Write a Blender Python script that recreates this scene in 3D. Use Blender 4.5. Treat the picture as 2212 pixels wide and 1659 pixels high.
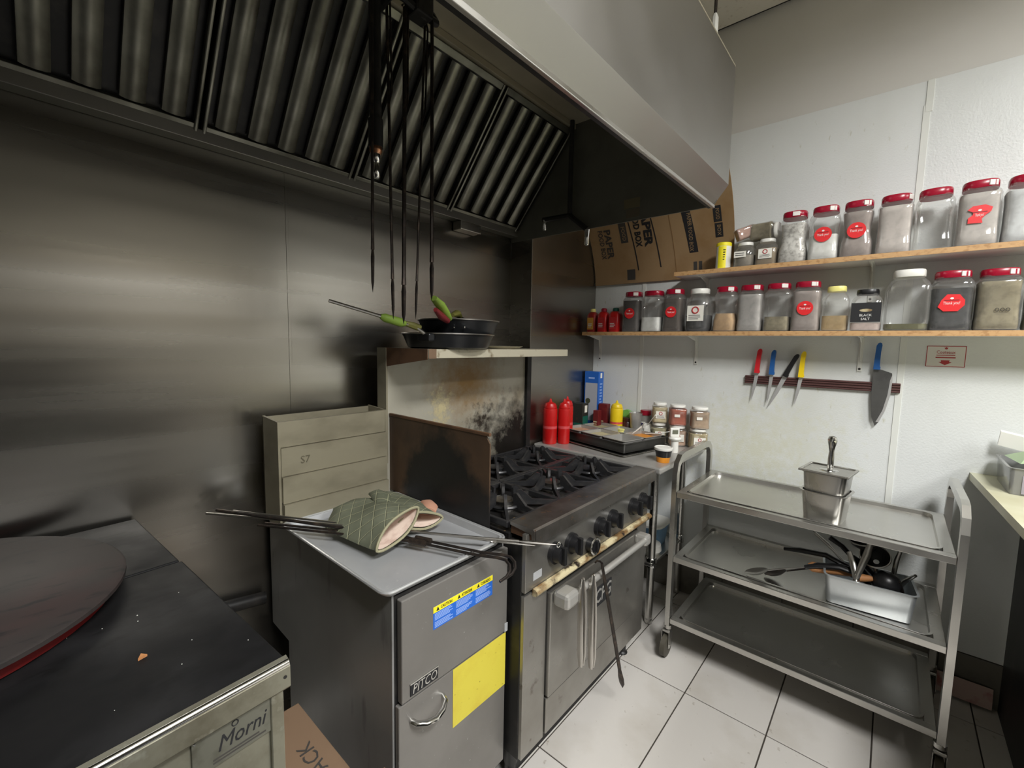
import bpy, bmesh, math, random
from mathutils import Vector, Matrix
random.seed(7)
PI = math.pi
D = bpy.data
SC = bpy.context.scene
for o in list(D.objects): D.objects.remove(o)
COL = SC.collection

# ------------------------------------------------------------------ camera
def V(*a): return Vector(a)
yaw, pitch, roll = [math.radians(a) for a in (40.845, 5.277, 1.053)]
fw = V(math.cos(pitch)*math.cos(yaw), math.cos(pitch)*math.sin(yaw), -math.sin(pitch))
rt = V(math.sin(yaw), -math.cos(yaw), 0); up = rt.cross(fw)
r2 = math.cos(roll)*rt + math.sin(roll)*up
u2 = -math.sin(roll)*rt + math.cos(roll)*up
cd = D.cameras.new('camera'); cam = D.objects.new('camera', cd); COL.objects.link(cam)
m = Matrix((r2, u2, -fw)).transposed().to_4x4(); m.translation = (0, 0, 1.5); cam.matrix_world = m
cd.sensor_fit = 'HORIZONTAL'; cd.sensor_width = 36; cd.lens = 947.6/2212*36; cd.clip_start = .02
SC.camera = cam
# ------------------------------------------------------------------ world, exposure
w = D.worlds.new('world'); SC.world = w; w.use_nodes = True
w.node_tree.nodes['Background'].inputs[0].default_value = (.9, .95, 1, 1)
w.node_tree.nodes['Background'].inputs[1].default_value = .0
SC.view_settings.view_transform = 'Standard'; SC.view_settings.look = 'None'
SC.view_settings.gamma = 1; SC.view_settings.exposure = 0.30; SC.view_settings.use_curve_mapping = False
LIGHT_W = 92      # watts of one ceiling troffer
LAMPS = [(.35, -1.0, 1.2, .6), (1.2, -2.5, 1.2, .6)]  # second troffer is an added fill from behind the camera
LCOL = (1.0, .995, .985)

# ------------------------------------------------------------------ materials
MATS = {}
def nmat(name):
    mt = D.materials.new(name); mt.use_nodes = True
    nt = mt.node_tree
    return mt, nt, nt.nodes['Principled BSDF']
def rgba(c): return (c[0], c[1], c[2], 1)
def srgb(r, g, b):
    f = lambda v: (v/255/12.92) if v/255 <= .04045 else ((v/255+.055)/1.055)**2.4
    return (f(r), f(g), f(b))
def coords(nt, stretch=(1, 1, 1), kind='Object'):
    tc = nt.nodes.new('ShaderNodeTexCoord'); mp = nt.nodes.new('ShaderNodeMapping')
    mp.inputs['Scale'].default_value = stretch
    nt.links.new(tc.outputs[kind], mp.inputs['Vector'])
    return mp.outputs['Vector']
def noise(nt, scale, detail=4, stretch=(1, 1, 1), rough=.55, kind='Object'):
    n = nt.nodes.new('ShaderNodeTexNoise'); n.inputs['Scale'].default_value = scale
    n.inputs['Detail'].default_value = detail; n.inputs['Roughness'].default_value = rough
    nt.links.new(coords(nt, stretch, kind), n.inputs['Vector'])
    return n.outputs['Fac']
def ramp(nt, src, lo, hi, a=0., b=1.):
    n = nt.nodes.new('ShaderNodeMapRange'); n.inputs['From Min'].default_value = lo; n.inputs['From Max'].default_value = hi
    n.inputs['To Min'].default_value = a; n.inputs['To Max'].default_value = b; n.clamp = True
    nt.links.new(src, n.inputs['Value']); return n.outputs['Result']
def mixc(nt, fac, a, b):
    n = nt.nodes.new('ShaderNodeMix'); n.data_type = 'RGBA'
    if isinstance(fac, (int, float)): n.inputs[0].default_value = fac
    else: nt.links.new(fac, n.inputs[0])
    for i, v in ((6, a), (7, b)):
        if isinstance(v, tuple): n.inputs[i].default_value = rgba(v)
        else: nt.links.new(v, n.inputs[i])
    return n.outputs[2]
def pm(name, col, rough=.5, metal=0., layers=(), bump=(), rvar=None, spec=.5, coat=0):
    """procedural material; layers = (colour, scale, lo, hi, stretch, detail[, kind]); bump = (scale, dist, stretch)"""
    if name in MATS: return MATS[name]
    mt, nt, b = nmat(name)
    b.inputs['Roughness'].default_value = rough; b.inputs['Metallic'].default_value = metal
    b.inputs['Specular IOR Level'].default_value = spec; b.inputs['Coat Weight'].default_value = coat
    b.inputs['Coat Roughness'].default_value = .1
    c = tuple(col)
    for L in layers:
        if L[0] == 'blob':
            _, bc, ctr, sc, r0, r1, ns, amp = L
            tc = nt.nodes.new('ShaderNodeTexCoord'); mp = nt.nodes.new('ShaderNodeMapping'); mp.vector_type = 'POINT'
            mp.inputs['Scale'].default_value = sc; mp.inputs['Location'].default_value = [-ctr[i]*sc[i] for i in range(3)]
            nt.links.new(tc.outputs['Object'], mp.inputs['Vector'])
            ln = nt.nodes.new('ShaderNodeVectorMath'); ln.operation = 'LENGTH'; nt.links.new(mp.outputs[0], ln.inputs[0])
            ad = nt.nodes.new('ShaderNodeMath'); ad.operation = 'MULTIPLY_ADD'; nt.links.new(noise(nt, ns, 6, (1, 1, 1), .62), ad.inputs[0]); ad.inputs[1].default_value = amp; nt.links.new(ln.outputs['Value'], ad.inputs[2])
            c = mixc(nt, ramp(nt, ad.outputs[0], r0+amp/2, r1+amp/2, 1, 0), c, tuple(bc)); continue
        f = ramp(nt, noise(nt, L[1], L[5], L[4], kind=L[6] if len(L) > 6 else 'Object'), L[2], L[3])
        c = mixc(nt, f, c, tuple(L[0]))
    if isinstance(c, tuple): b.inputs['Base Color'].default_value = rgba(c)
    else: nt.links.new(c, b.inputs['Base Color'])
    if rvar: nt.links.new(ramp(nt, noise(nt, rvar[0], 3, rvar[3]), .3, .7, rvar[1], rvar[2]), b.inputs['Roughness'])
    prev = None
    for (s, dist, st) in bump:
        bp = nt.nodes.new('ShaderNodeBump'); bp.inputs['Distance'].default_value = dist; bp.inputs['Strength'].default_value = 1
        nt.links.new(noise(nt, s, 3, st), bp.inputs['Height'])
        if prev: nt.links.new(prev, bp.inputs['Normal'])
        prev = bp.outputs['Normal']
    if prev: nt.links.new(prev, b.inputs['Normal'])
    MATS[name] = mt; return mt
U1 = (1, 1, 1)
M_WALL = pm('frp_white', srgb(222, 225, 223), .42, 0, [(srgb(212, 215, 211), 2.2, .5, .75, (1, 1, .5), 4)], [(120, .0012, U1)])
M_WALLLOW = pm('frp_grimy', srgb(222, 225, 223), .42, 0, [(srgb(211, 213, 206), 2.0, .45, .75, (1, 1, .5), 4), ('blob', srgb(213, 214, 198), (2.65, .52, .95), (1, .8, 1), .0, .34, 30, .9),
    (srgb(186, 184, 160), 45, .66, .80, (1, 1, .35), 5)], [(140, .0008, U1)])
M_PAINT = pm('grey_paint', srgb(214, 212, 206), .6, 0, [(srgb(202, 200, 194), 1.6, .4, .7, (1, .5, 1.5), 3)])
M_STRIP = pm('white_strip', srgb(224, 226, 220), .4)
M_SSWALL = pm('steel_wall', (.36, .345, .315), .28, 1, [((.29, .275, .245), .8, .35, .7, (.3, 1, 2.2), 2)], [(1.0, .011, (.18, 1, 2.0))], (2.5, .22, .36, (.15, 1, 3)))
M_STEEL = pm('steel', (.60, .59, .56), .3, 1, [((.50, .49, .46), 1.6, .4, .75, U1, 3)], [], (5, .24, .38, U1))
M_HOOD = pm('hood_steel', (.40, .392, .372), .40, 1, [((.34, .332, .312), 1.0, .4, .7, (.4, 1, 1), 3)], [(1.2, .002, (.3, 1, 1))], (2, .34, .46, U1))
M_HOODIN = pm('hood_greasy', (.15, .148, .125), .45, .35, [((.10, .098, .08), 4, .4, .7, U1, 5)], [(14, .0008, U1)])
M_BAFFLE = pm('baffle_steel', (.27, .268, .225), .38, .9, [((.09, .085, .066), 5, .42, .7, (1, 1, 1), 5)], [], (9, .3, .5, U1))
M_BLACKMETAL = pm('black_metal', (.018, .018, .018), .45, .3, [((.05, .045, .04), 12, .5, .75, U1, 5)])
M_CAST = pm('cast_iron', (.034, .034, .036), .36, .35, [((.075, .07, .065), 25, .5, .75, U1, 5)], [(60, .0008, U1)])
M_COOK = pm('cooktop_black', (.025, .024, .023), .35, .4, [((.09, .08, .07), 18, .55, .75, U1, 6), ((.3, .2, .1), 60, .68, .74, U1, 3)], [(30, .001, U1)])
M_FRYSIDE = pm('fryer_side', (.33, .33, .32), .42, .25, [((.25, .25, .245), 2.2, .4, .7, (1, 1, .5), 5), ((.14, .135, .13), 16, .62, .78, (1, 1, .2), 5)], [], (5, .34, .5, U1))
M_FRYFRONT = pm('fryer_front', (.225, .215, .20), .4, .35, [((.185, .175, .16), 3, .4, .75, U1, 5), ((.38, .38, .35), 90, .72, .76, U1, 2)], [], (6, .33, .48, U1))
M_RANGE = pm('range_steel', (.38, .37, .345), .32, .85, [((.27, .255, .225), 3, .42, .75, U1, 5), ((.13, .105, .08), 18, .64, .78, U1, 6)], [], (6, .25, .42, U1))
M_LEDGE = pm('range_ledge', (.30, .285, .265), .36, .9, [((.12, .105, .09), 6, .4, .7, U1, 6), ((.42, .26, .15), 34, .62, .74, U1, 5)], [(30, .0006, U1)])
M_ENAMEL = pm('greasy_enamel', srgb(172, 168, 154), .34, .15, [(srgb(138, 130, 112), 4, .5, .75, U1, 5),
    ('blob', srgb(134, 102, 52), (.0, 0, .17), (1.2, 1, 1.5), .05, .34, 24, .30), ('blob', srgb(196, 184, 144), (-.16, 0, .05), (1.4, 1, 1), .01, .10, 50, .34),
    ('blob', srgb(30, 27, 24), (.40, 0, -.24), (1, 1, 1), .16, .34, 20, .40), ('blob', srgb(52, 44, 36), (.12, 0, -.05), (.8, 1, 1), .0, .10, 30, .34)], [(16, .0015, U1)])
M_SHELFEDGE = pm('shelf_enamel', srgb(186, 180, 160), .4, .2, [(srgb(120, 105, 80), 18, .58, .7, (1, 1, 1), 5)])
M_CHAR = pm('charred_rust', (.10, .058, .032), .5, .1, [((.055, .034, .022), 5, .4, .7, U1, 5),
    ('blob', (.010, .0095, .0095), (0, -.03, -.10), (1, 1, .9), .17, .23, 9, .20), ('blob', (.012, .011, .011), (0, -.22, -.14), (1, 1, 1), .08, .16, 9, .2)], [(30, .001, U1)])
M_RUST = pm('brown_rust', srgb(104, 76, 54), .6, .2, [(srgb(64, 46, 36), 9, .5, .7, U1, 5)])
M_CREAMRAIL = pm('cream_rail', srgb(196, 184, 148), .45, 0, [(srgb(120, 92, 56), 16, .44, .60, (.6, 1, 1), 6), (srgb(40, 30, 22), 20, .55, .66, U1, 5)])
M_FLUE = pm('flue_enamel', srgb(140, 134, 114), .45, .1, [(srgb(112, 106, 88), 4, .45, .75, (1, 1, 2), 4)])
M_TANTOP = pm('tandoor_top', (.009, .009, .0095), .5, .0, [((.020, .020, .021), 5, .45, .7, U1, 6), ((.008, .008, .008), 14, .55, .7, (1, 3, 1), 5)], [(20, .0005, U1)], (6, .42, .6, U1), .16)
M_TANFRONT = pm('tandoor_front', srgb(150, 148, 132), .42, .75, [(srgb(108, 102, 84), 8, .5, .7, U1, 6), (srgb(186, 186, 172), 16, .6, .7, U1, 5)], [(24, .0008, U1)])
M_LID = pm('lid_iron', (.040, .034, .032), .55, .1, [((.062, .036, .034), 3, .5, .75, U1, 5), ((.02, .02, .02), 16, .55, .7, (1, 3, 1), 5)], [], None, .3)
M_DRED = pm('dark_red', (.10, .006, .006), .4)
M_TRAY = pm('aluminium_tray', (.50, .51, .52), .42, .4, [((.42, .43, .44), 4, .42, .72, U1, 5), ((.58, .58, .57), 26, .66, .74, U1, 4)], [], (7, .36, .52, U1))
M_ALU = pm('aluminium_pan', (.62, .65, .66), .45, .8, [((.5, .53, .54), 8, .45, .7, U1, 4)])
M_CASTALU = pm('cast_handle', (.52, .51, .48), .36, .55)
M_HOODTOP = pm('hood_ceiling', (.52, .48, .37), .42, .5, [((.40, .36, .27), 3, .4, .7, U1, 4)])
M_DIMSTEEL = pm('worn_steel', (.50, .49, .465), .36, .45, [((.42, .41, .385), 3, .4, .7, U1, 4)])
M_MELAMINE = pm('white_melamine', srgb(206, 202, 200), .5)
M_CHROME = pm('chrome', (.72, .72, .70), .14, 1)
M_IRONROD = pm('dark_steel_rod', (.05, .042, .038), .4, .8, [((.12, .09, .07), 30, .5, .7, U1, 4)])
M_BRIGHTROD = pm('bright_steel_rod', (.55, .53, .5), .3, 1)
M_TILE = pm('floor_tile', srgb(206, 202, 196), .3, 0, [(srgb(188, 182, 172), 3.0, .5, .78, U1, 6, 'Object'), (srgb(150, 140, 126), 30, .66, .78, U1, 5)], [(8, .0004, U1)])
M_GROUT = pm('grout', srgb(66, 60, 54), .9)
M_BASE = pm('base_tile', srgb(112, 108, 98), .45, 0, [(srgb(84, 80, 72), 8, .45, .7, U1, 4)])
M_WOOD = pm('shelf_particleboard', srgb(196, 156, 108), .55, 0, [(srgb(168, 126, 80), 70, .5, .66, (1, .6, 1), 4)])
M_WHITEMETAL = pm('white_metal', srgb(222, 222, 216), .4)
M_CARD = pm('cardboard', srgb(156, 128, 92), .75, 0, [(srgb(140, 108, 68), 5, .5, .75, U1, 4)])
M_CARD2 = pm('cardboard_brown', srgb(126, 102, 80), .75, 0, [(srgb(104, 82, 62), 6, .5, .75, U1, 4)])
M_INK = pm('black_ink', (.012, .012, .014), .7)
M_INKB = pm('faded_ink', (.05, .045, .04), .7)
M_INKW = pm('white_ink', (.8, .8, .78), .7)
M_INKLB = pm('light_blue_ink', srgb(150, 180, 236), .6)
M_INKR = pm('red_ink', srgb(176, 60, 62), .6)
M_RED = pm('red_plastic', srgb(158, 18, 46), .25, 0, (), (), None, .5)
M_SQRED = pm('red_squeeze', srgb(196, 24, 24), .35, 0, [(srgb(214, 44, 36), 4, .5, .7, U1, 2)])
M_SQYEL = pm('yellow_squeeze', srgb(238, 206, 30), .35)
M_STICK = pm('red_sticker', srgb(226, 44, 48), .4)
M_WHITE = pm('white_plastic', srgb(236, 235, 228), .35)
M_LYELLOW = pm('pale_yellow_plastic', srgb(238, 230, 140), .35)
M_BLACKP = pm('black_plastic', (.012, .012, .013), .35)
M_PAPER = pm('paper_label', srgb(238, 236, 226), .6)
M_YPAPER = pm('yellow_paper', srgb(216, 202, 70), .6, 0, [(srgb(206, 186, 60), 9, .45, .7, U1, 4), (srgb(140, 122, 30), 60, .66, .74, (1, 1, 1.6), 3)])
M_YEL = pm('label_yellow', srgb(250, 234, 40), .5)
M_BLUE = pm('label_blue', srgb(34, 104, 206), .45)
M_BLUEK = pm('blue_handle', srgb(34, 92, 160), .4)
M_REDK = pm('red_handle', srgb(206, 34, 44), .4)
M_YELK = pm('yellow_handle', srgb(244, 210, 24), .4)
M_BLADE = pm('blade_steel', (.66, .66, .65), .3, .55)
M_BLADED = pm('dark_blade', (.2, .2, .195), .4, .9, [((.13, .13, .13), 10, .45, .7, U1, 4)])
M_RACK = pm('rack_brown', srgb(92, 62, 60), .4, .2)
M_GREEN = pm('green_sleeve', srgb(128, 158, 58), .6, 0, [(srgb(100, 120, 46), 12, .5, .7, U1, 3)])
M_OLIVE = pm('olive_handle', srgb(112, 110, 50), .6)
M_MAROON = pm('maroon', srgb(106, 26, 30), .5, 0, [(srgb(140, 60, 40), 14, .55, .7, U1, 3)])
M_PANBLK = pm('pan_black', (.018, .019, .021), .33, .5, [((.05, .045, .04), 9, .5, .75, U1, 5)])
M_CORK = pm('wood_handle', srgb(192, 134, 84), .6, 0, [(srgb(150, 96, 56), 24, .5, .7, (1, 1, .3), 3)])
M_CREAM = pm('counter_laminate', srgb(208, 206, 178), .35, 0, [(srgb(196, 192, 158), 5, .45, .7, U1, 4)])
M_CTILE = pm('ceiling_tile', srgb(214, 210, 198), .8, 0, [(srgb(190, 184, 170), 60, .6, .75, U1, 3)])
M_RUBBER = pm('caster_rubber', srgb(74, 70, 60), .6)
M_GREENP = pm('green_film', srgb(176, 200, 160), .35)
M_DGREEN = pm('dark_green', srgb(22, 92, 78), .45)
M_DARKC = pm('dark_carton', srgb(42, 44, 40), .5, 0, [(srgb(120, 66, 34), 10, .56, .66, U1, 3)])
M_BBLUE = pm('box_blue', srgb(30, 98, 190), .45)
M_BPALE = pm('box_pale', srgb(172, 176, 186), .5)
M_LBLUE = pm('light_blue_tub', srgb(120, 158, 190), .4)
M_ORANGE = pm('orange_sauce', srgb(232, 150, 40), .4)
M_PINK = pm('pale_salad', srgb(206, 170, 140), .6, 0, [(srgb(190, 190, 150), 40, .45, .65, U1, 4)])
M_BAG = pm('clear_bag', srgb(226, 224, 216), .3)
def clear(name, tint=(.93, .94, .93), gloss=.16, rough=.08, haze=.12, hcol=(.8, .8, .78)):
    mt = D.materials.new(name); mt.use_nodes = True; nt = mt.node_tree
    for n in list(nt.nodes): nt.nodes.remove(n)
    out = nt.nodes.new('ShaderNodeOutputMaterial')
    t = nt.nodes.new('ShaderNodeBsdfTransparent'); t.inputs[0].default_value = rgba(tint)
    g = nt.nodes.new('ShaderNodeBsdfGlossy'); g.inputs[0].default_value = (1, 1, 1, 1); g.inputs['Roughness'].default_value = rough
    df = nt.nodes.new('ShaderNodeBsdfDiffuse'); df.inputs[0].default_value = rgba(hcol)
    lw = nt.nodes.new('ShaderNodeLayerWeight'); lw.inputs[0].default_value = .35
    f = ramp(nt, lw.outputs['Fresnel'], 0, 1, gloss*.3, min(1, gloss*4))
    m0 = nt.nodes.new('ShaderNodeMixShader'); m0.inputs[0].default_value = haze
    nt.links.new(t.outputs[0], m0.inputs[1]); nt.links.new(df.outputs[0], m0.inputs[2])
    m1 = nt.nodes.new('ShaderNodeMixShader'); nt.links.new(f, m1.inputs[0])
    nt.links.new(m0.outputs[0], m1.inputs[1]); nt.links.new(g.outputs[0], m1.inputs[2])
    nt.links.new(m1.outputs[0], out.inputs[0]); MATS[name] = mt; return mt
M_CLEAR = clear('clear_jar', (.985, .985, .98), .12, .07, .07)
M_CLEARF = clear('frosty_cup', (.9, .9, .9), .2, .15, .35, (.72, .70, .66))
def emit(name, col, s):
    mt = D.materials.new(name); mt.use_nodes = True; nt = mt.node_tree
    b = nt.nodes['Principled BSDF']; b.inputs['Base Color'].default_value = (.9, .9, .9, 1)
    b.inputs['Emission Color'].default_value = rgba(col); b.inputs['Emission Strength'].default_value = s; return mt
def cont(name, c, c2=None, s=40):
    return pm('contents_'+name, srgb(*c), .8, 0, [(srgb(*(c2 or tuple(int(v*.93) for v in c))), s, .45, .65, U1, 4)])
# quilted mitt
def quilt():
    mt, nt, b = nmat('quilted_green'); b.inputs['Roughness'].default_value = .75
    base = mixc(nt, ramp(nt, noise(nt, 9, 5), .4, .7), srgb(118, 122, 102), srgb(90, 94, 76))
    fac = None
    for sgn in (1, -1):
        tc = nt.nodes.new('ShaderNodeTexCoord'); sx = nt.nodes.new('ShaderNodeSeparateXYZ'); nt.links.new(tc.outputs['Object'], sx.inputs[0])
        a = nt.nodes.new('ShaderNodeMath'); a.operation = 'MULTIPLY_ADD'; nt.links.new(sx.outputs['Y'], a.inputs[0]); a.inputs[1].default_value = sgn*1.15; nt.links.new(sx.outputs['X'], a.inputs[2])
        p = nt.nodes.new('ShaderNodeMath'); p.operation = 'PINGPONG'; p.inputs[1].default_value = .029; nt.links.new(a.outputs[0], p.inputs[0])
        l = ramp(nt, p.outputs[0], .0006, .0028, .8, 0)
        if fac is None: fac = l
        else:
            mx = nt.nodes.new('ShaderNodeMath'); mx.operation = 'MAXIMUM'; nt.links.new(fac, mx.inputs[0]); nt.links.new(l, mx.inputs[1]); fac = mx.outputs[0]
    nt.links.new(mixc(nt, fac, base, srgb(184, 184, 148)), b.inputs['Base Color'])
    bp = nt.nodes.new('ShaderNodeBump'); bp.invert = True; bp.inputs['Distance'].default_value = .003; nt.links.new(fac, bp.inputs['Height'])
    nt.links.new(bp.outputs[0], b.inputs['Normal']); MATS['quilt'] = mt; return mt
M_QUILT = quilt()
M_LINING = pm('mitt_lining', srgb(226, 208, 194), .8, 0, [(srgb(190, 160, 146), 16, .5, .7, U1, 4)])
M_SCORCH = pm('mitt_patch', srgb(202, 150, 124), .8)

# ------------------------------------------------------------------ mesh building
class MB:
    def __init__(s): s.v = []; s.f = []; s.mi = []; s.sm = []
    def add(s, vs, fs, mi=0, sm=False):
        b = len(s.v); s.v += [Vector(p) for p in vs]; s.f += [tuple(i+b for i in f) for f in fs]
        s.mi += [mi]*len(fs); s.sm += [sm]*len(fs); return s
    def bm(s, bm, mi=0, sm=False):
        bm.verts.ensure_lookup_table(); bm.verts.index_update()
        s.add([v.co.copy() for v in bm.verts], [[v.index for v in f.verts] for f in bm.faces], mi, sm); bm.free(); return s
    def box(s, lo, hi, bev=0, mi=0, mat=None):
        bm = bmesh.new(); bmesh.ops.create_cube(bm, size=1)
        for v in bm.verts: v.co = Vector([lo[i]+(v.co[i]+.5)*(hi[i]-lo[i]) for i in range(3)])
        if bev: bmesh.ops.bevel(bm, geom=bm.edges[:], offset=bev, segments=2, affect='EDGES', profile=.5)
        if mat: bmesh.ops.transform(bm, matrix=mat, verts=bm.verts)
        return s.bm(bm, mi)
    def obox(s, c, ax, ay, az, bev=0, mi=0):
        """oriented box: centre and three half-extent vectors"""
        m = Matrix((Vector(ax).normalized(), Vector(ay).normalized(), Vector(az).normalized())).transposed().to_4x4(); m.translation = Vector(c)
        h = [Vector(a).length for a in (ax, ay, az)]
        return s.box([-x for x in h], h, bev, mi, m)
    def tube(s, path, r, n=8, mi=0, caps=True, closed=False, flat=None):
        path = [Vector(p) for p in path]; N = len(path)
        rs = r if isinstance(r, (list, tuple)) else [r]*N
        vs = []; prev = None
        for i, p in enumerate(path):
            if closed: t = path[(i+1) % N]-path[i-1]
            else: t = path[min(i+1, N-1)]-path[max(i-1, 0)]
            t.normalize()
            if prev is None:
                a = Vector((0, 0, 1)) if abs(t.z) < .9 else Vector((1, 0, 0)); x = a.cross(t).normalized()
            else: x = (prev-prev.dot(t)*t).normalized()
            prev = x; y = t.cross(x); fy = flat if flat else 1
            for k in range(n):
                a = 2*PI*k/n; vs.append(p+rs[i]*(math.cos(a)*x+fy*math.sin(a)*y))
        fs = []
        for i in range(N if closed else N-1):
            j = (i+1) % N
            for k in range(n): fs.append((i*n+k, i*n+(k+1) % n, j*n+(k+1) % n, j*n+k))
        if caps and not closed: fs += [tuple(range(n-1, -1, -1)), tuple((N-1)*n+k for k in range(n))]
        return s.add(vs, fs, mi, True)
    def cyl(s, p0, p1, r0, r1=None, n=16, mi=0): return s.tube([p0, p1], [r0, r0 if r1 is None else r1], n, mi)
    def lathe(s, prof, n=24, loc=(0, 0, 0), mi=0, e=2., ry=1., sm=True, caps=True):
        """profile of (radius, z); e = superellipse exponent; ry = depth ratio"""
        vs = []; L = Vector(loc)
        for (r, z) in prof:
            for k in range(n):
                a = 2*PI*(k+.5)/n; c, q = math.cos(a), math.sin(a)
                x = math.copysign(abs(c)**(2/e), c); y = math.copysign(abs(q)**(2/e), q)
                vs.append(L+Vector((x*r*ry, y*r, z)))
        fs = []
        for i in range(len(prof)-1):
            for k in range(n): fs.append((i*n+k, i*n+(k+1) % n, (i+1)*n+(k+1) % n, (i+1)*n+k))
        if caps: fs += [tuple(range(n-1, -1, -1)), tuple((len(prof)-1)*n+k for k in range(n))]
        return s.add(vs, fs, mi, sm)
    def prism(s, pts, vec, mi=0):
        """polygon (3-D points) pushed along vec"""
        pts = [Vector(p) for p in pts]; n = len(pts); v = Vector(vec)
        fs = [tuple(range(n-1, -1, -1)), tuple(range(n, 2*n))]+[(i, (i+1) % n, n+(i+1) % n, n+i) for i in range(n)]
        return s.add(pts+[p+v for p in pts], fs, mi)
    def xf(s, m):
        s.v = [m @ p for p in s.v]; return s
    def mesh(s, name):
        me = D.meshes.new(name); me.from_pydata([tuple(p) for p in s.v], [], s.f)
        me.polygons.foreach_set('material_index', s.mi); me.polygons.foreach_set('use_smooth', s.sm)
        bm = bmesh.new(); bm.from_mesh(me); bmesh.ops.recalc_face_normals(bm, faces=bm.faces)
        for e in bm.edges:
            if len(e.link_faces) == 2 and e.calc_face_angle(0) > .7: e.smooth = False
        bm.to_mesh(me); bm.free(); return me
    def build(s, name, mats, parent=None, local=False):
        me = s.mesh(name)
        for mt in (mats if isinstance(mats, (list, tuple)) else [mats]): me.materials.append(mt)
        return link(name, me, parent, local)
def pmat_of(o):
    m = Matrix.LocRotScale(o.location, o.rotation_euler, None)
    return (pmat_of(o.parent) @ m) if o.parent else m
def link(name, me, parent=None, local=False):
    o = D.objects.new(name, me); COL.objects.link(o)
    if parent:
        o.parent = parent
        if not local: me.transform(pmat_of(parent).inverted())
    return o
def tag(o, label=None, cat=None, group=None, kind=None):
    for k, v in (('label', label), ('category', cat), ('group', group), ('kind', kind)):
        if v: o[k] = v
    return o
def thing(name, label, cat, loc=(0, 0, 0), rz=0, group=None):
    o = D.objects.new(name, None); o.empty_display_size = .05; COL.objects.link(o); o.location = loc; o.rotation_euler = (0, 0, rz)
    return tag(o, label, cat, group)
def centre(o):
    """move the origin of a one-mesh thing to its base centre"""
    me = o.data; vs = [v.co for v in me.vertices]
    c = Vector(((min(v.x for v in vs)+max(v.x for v in vs))/2, (min(v.y for v in vs)+max(v.y for v in vs))/2, min(v.z for v in vs)))
    me.transform(Matrix.Translation(-c)); o.location = c; return o
def single(mb, name, mats, label, cat, group=None):
    return tag(centre(mb.build(name, mats)), label, cat, group)
def copy_tree(o, parent=None):
    c = o.copy(); COL.objects.link(c)
    if parent: c.parent = parent
    for ch in list(o.children): copy_tree(ch, c)
    return c
def text(s, size, loc, right, upv, mt, parent, name='lettering', depth=.0006, fit=None, shear=0, bold=0, local=False, align='CENTER'):
    cu = D.curves.new('t', 'FONT'); cu.body = s; cu.size = size; cu.resolution_u = 2; cu.align_x = align; cu.align_y = 'CENTER'; cu.extrude = depth/2; cu.shear = shear; cu.offset = bold
    to = D.objects.new('t', cu); COL.objects.link(to)
    dg = bpy.context.evaluated_depsgraph_get(); me = D.meshes.new_from_object(to.evaluated_get(dg)); D.objects.remove(to); D.curves.remove(cu)
    R = Vector(right).normalized(); Up = Vector(upv).normalized(); N = R.cross(Up)
    if fit and len(me.vertices):
        wd = max(v.co.x for v in me.vertices)-min(v.co.x for v in me.vertices); me.transform(Matrix.Diagonal((fit/max(wd, 1e-6), 1, 1, 1)))
    m = Matrix((R, Up, N)).transposed().to_4x4(); m.translation = Vector(loc); me.transform(m)
    me.name = name; me.materials.clear(); me.materials.append(mt)
    return link(name, me, parent, local)
def plate(lo_loc, right, upv, wd, ht, th, bev=0):
    """thin rectangle centred at loc with its front towards right x up"""
    R = Vector(right).normalized(); Up = Vector(upv).normalized(); N = R.cross(Up)
    mb = MB(); mb.obox(Vector(lo_loc)+N*th/2, R*wd/2, Up*ht/2, N*th/2, bev); return mb
def lines(mb, c, right, upv, wd, ht, n, th=.0008, fill=.5, jag=.3):
    R = Vector(right).normalized(); Up = Vector(upv).normalized(); N = R.cross(Up)
    for i in range(n):
        l = wd*(1-jag*random.random()); z = ht/2-(i+.5)*ht/n
        mb.obox(Vector(c)+N*th+Up*z-R*(wd-l)/2, R*l/2, Up*ht/n*fill/2, N*th/4)
    return mb
def disc(c, right, upv, r, th, n=24, sy=1.):
    R = Vector(right).normalized(); Up = Vector(upv).normalized(); N = R.cross(Up)
    pts = [Vector(c)+R*r*math.cos(2*PI*k/n)+Up*r*sy*math.sin(2*PI*k/n) for k in range(n)]
    return MB().prism(pts, N*th)
NX, PX, NY, PY, PZ = V(-1, 0, 0), V(1, 0, 0), V(0, -1, 0), V(0, 1, 0), V(0, 0, 1)

# ================================================================== SETTING
YA, XB, ZC, XL, YF = 1.715, 2.65, 3.22, -3.6, -3.4
def struct(o, label, cat): return tag(o, label, cat, None, 'structure')
# floor
fl = struct(MB().box((XL, YF, -.1), (XB+.1, YA+.1, -.003)).build('floor', M_GROUT), 'pale large-format tiled kitchen floor with dark joints', 'floor')
TX, TY = .63, .3125
tme = MB().box((-TX/2+.0025, -TY/2+.0025, -.006), (TX/2-.0025, TY/2-.0025, 0), .0012).mesh('tile'); tme.materials.append(M_TILE)
for i in range(-8, 2):
    for j in range(-12, 6):
        x0, y0 = 1.855+i*TX, .577+j*TY
        cx, cy = x0+TX/2, y0+TY/2
        if cx-TX/2 < XL or cx > XB+.2 or cy < YF or cy > YA+.1: continue
        t = D.objects.new('tile', tme); COL.objects.link(t); t.parent = fl; t.location = (cx, cy, 0)
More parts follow.
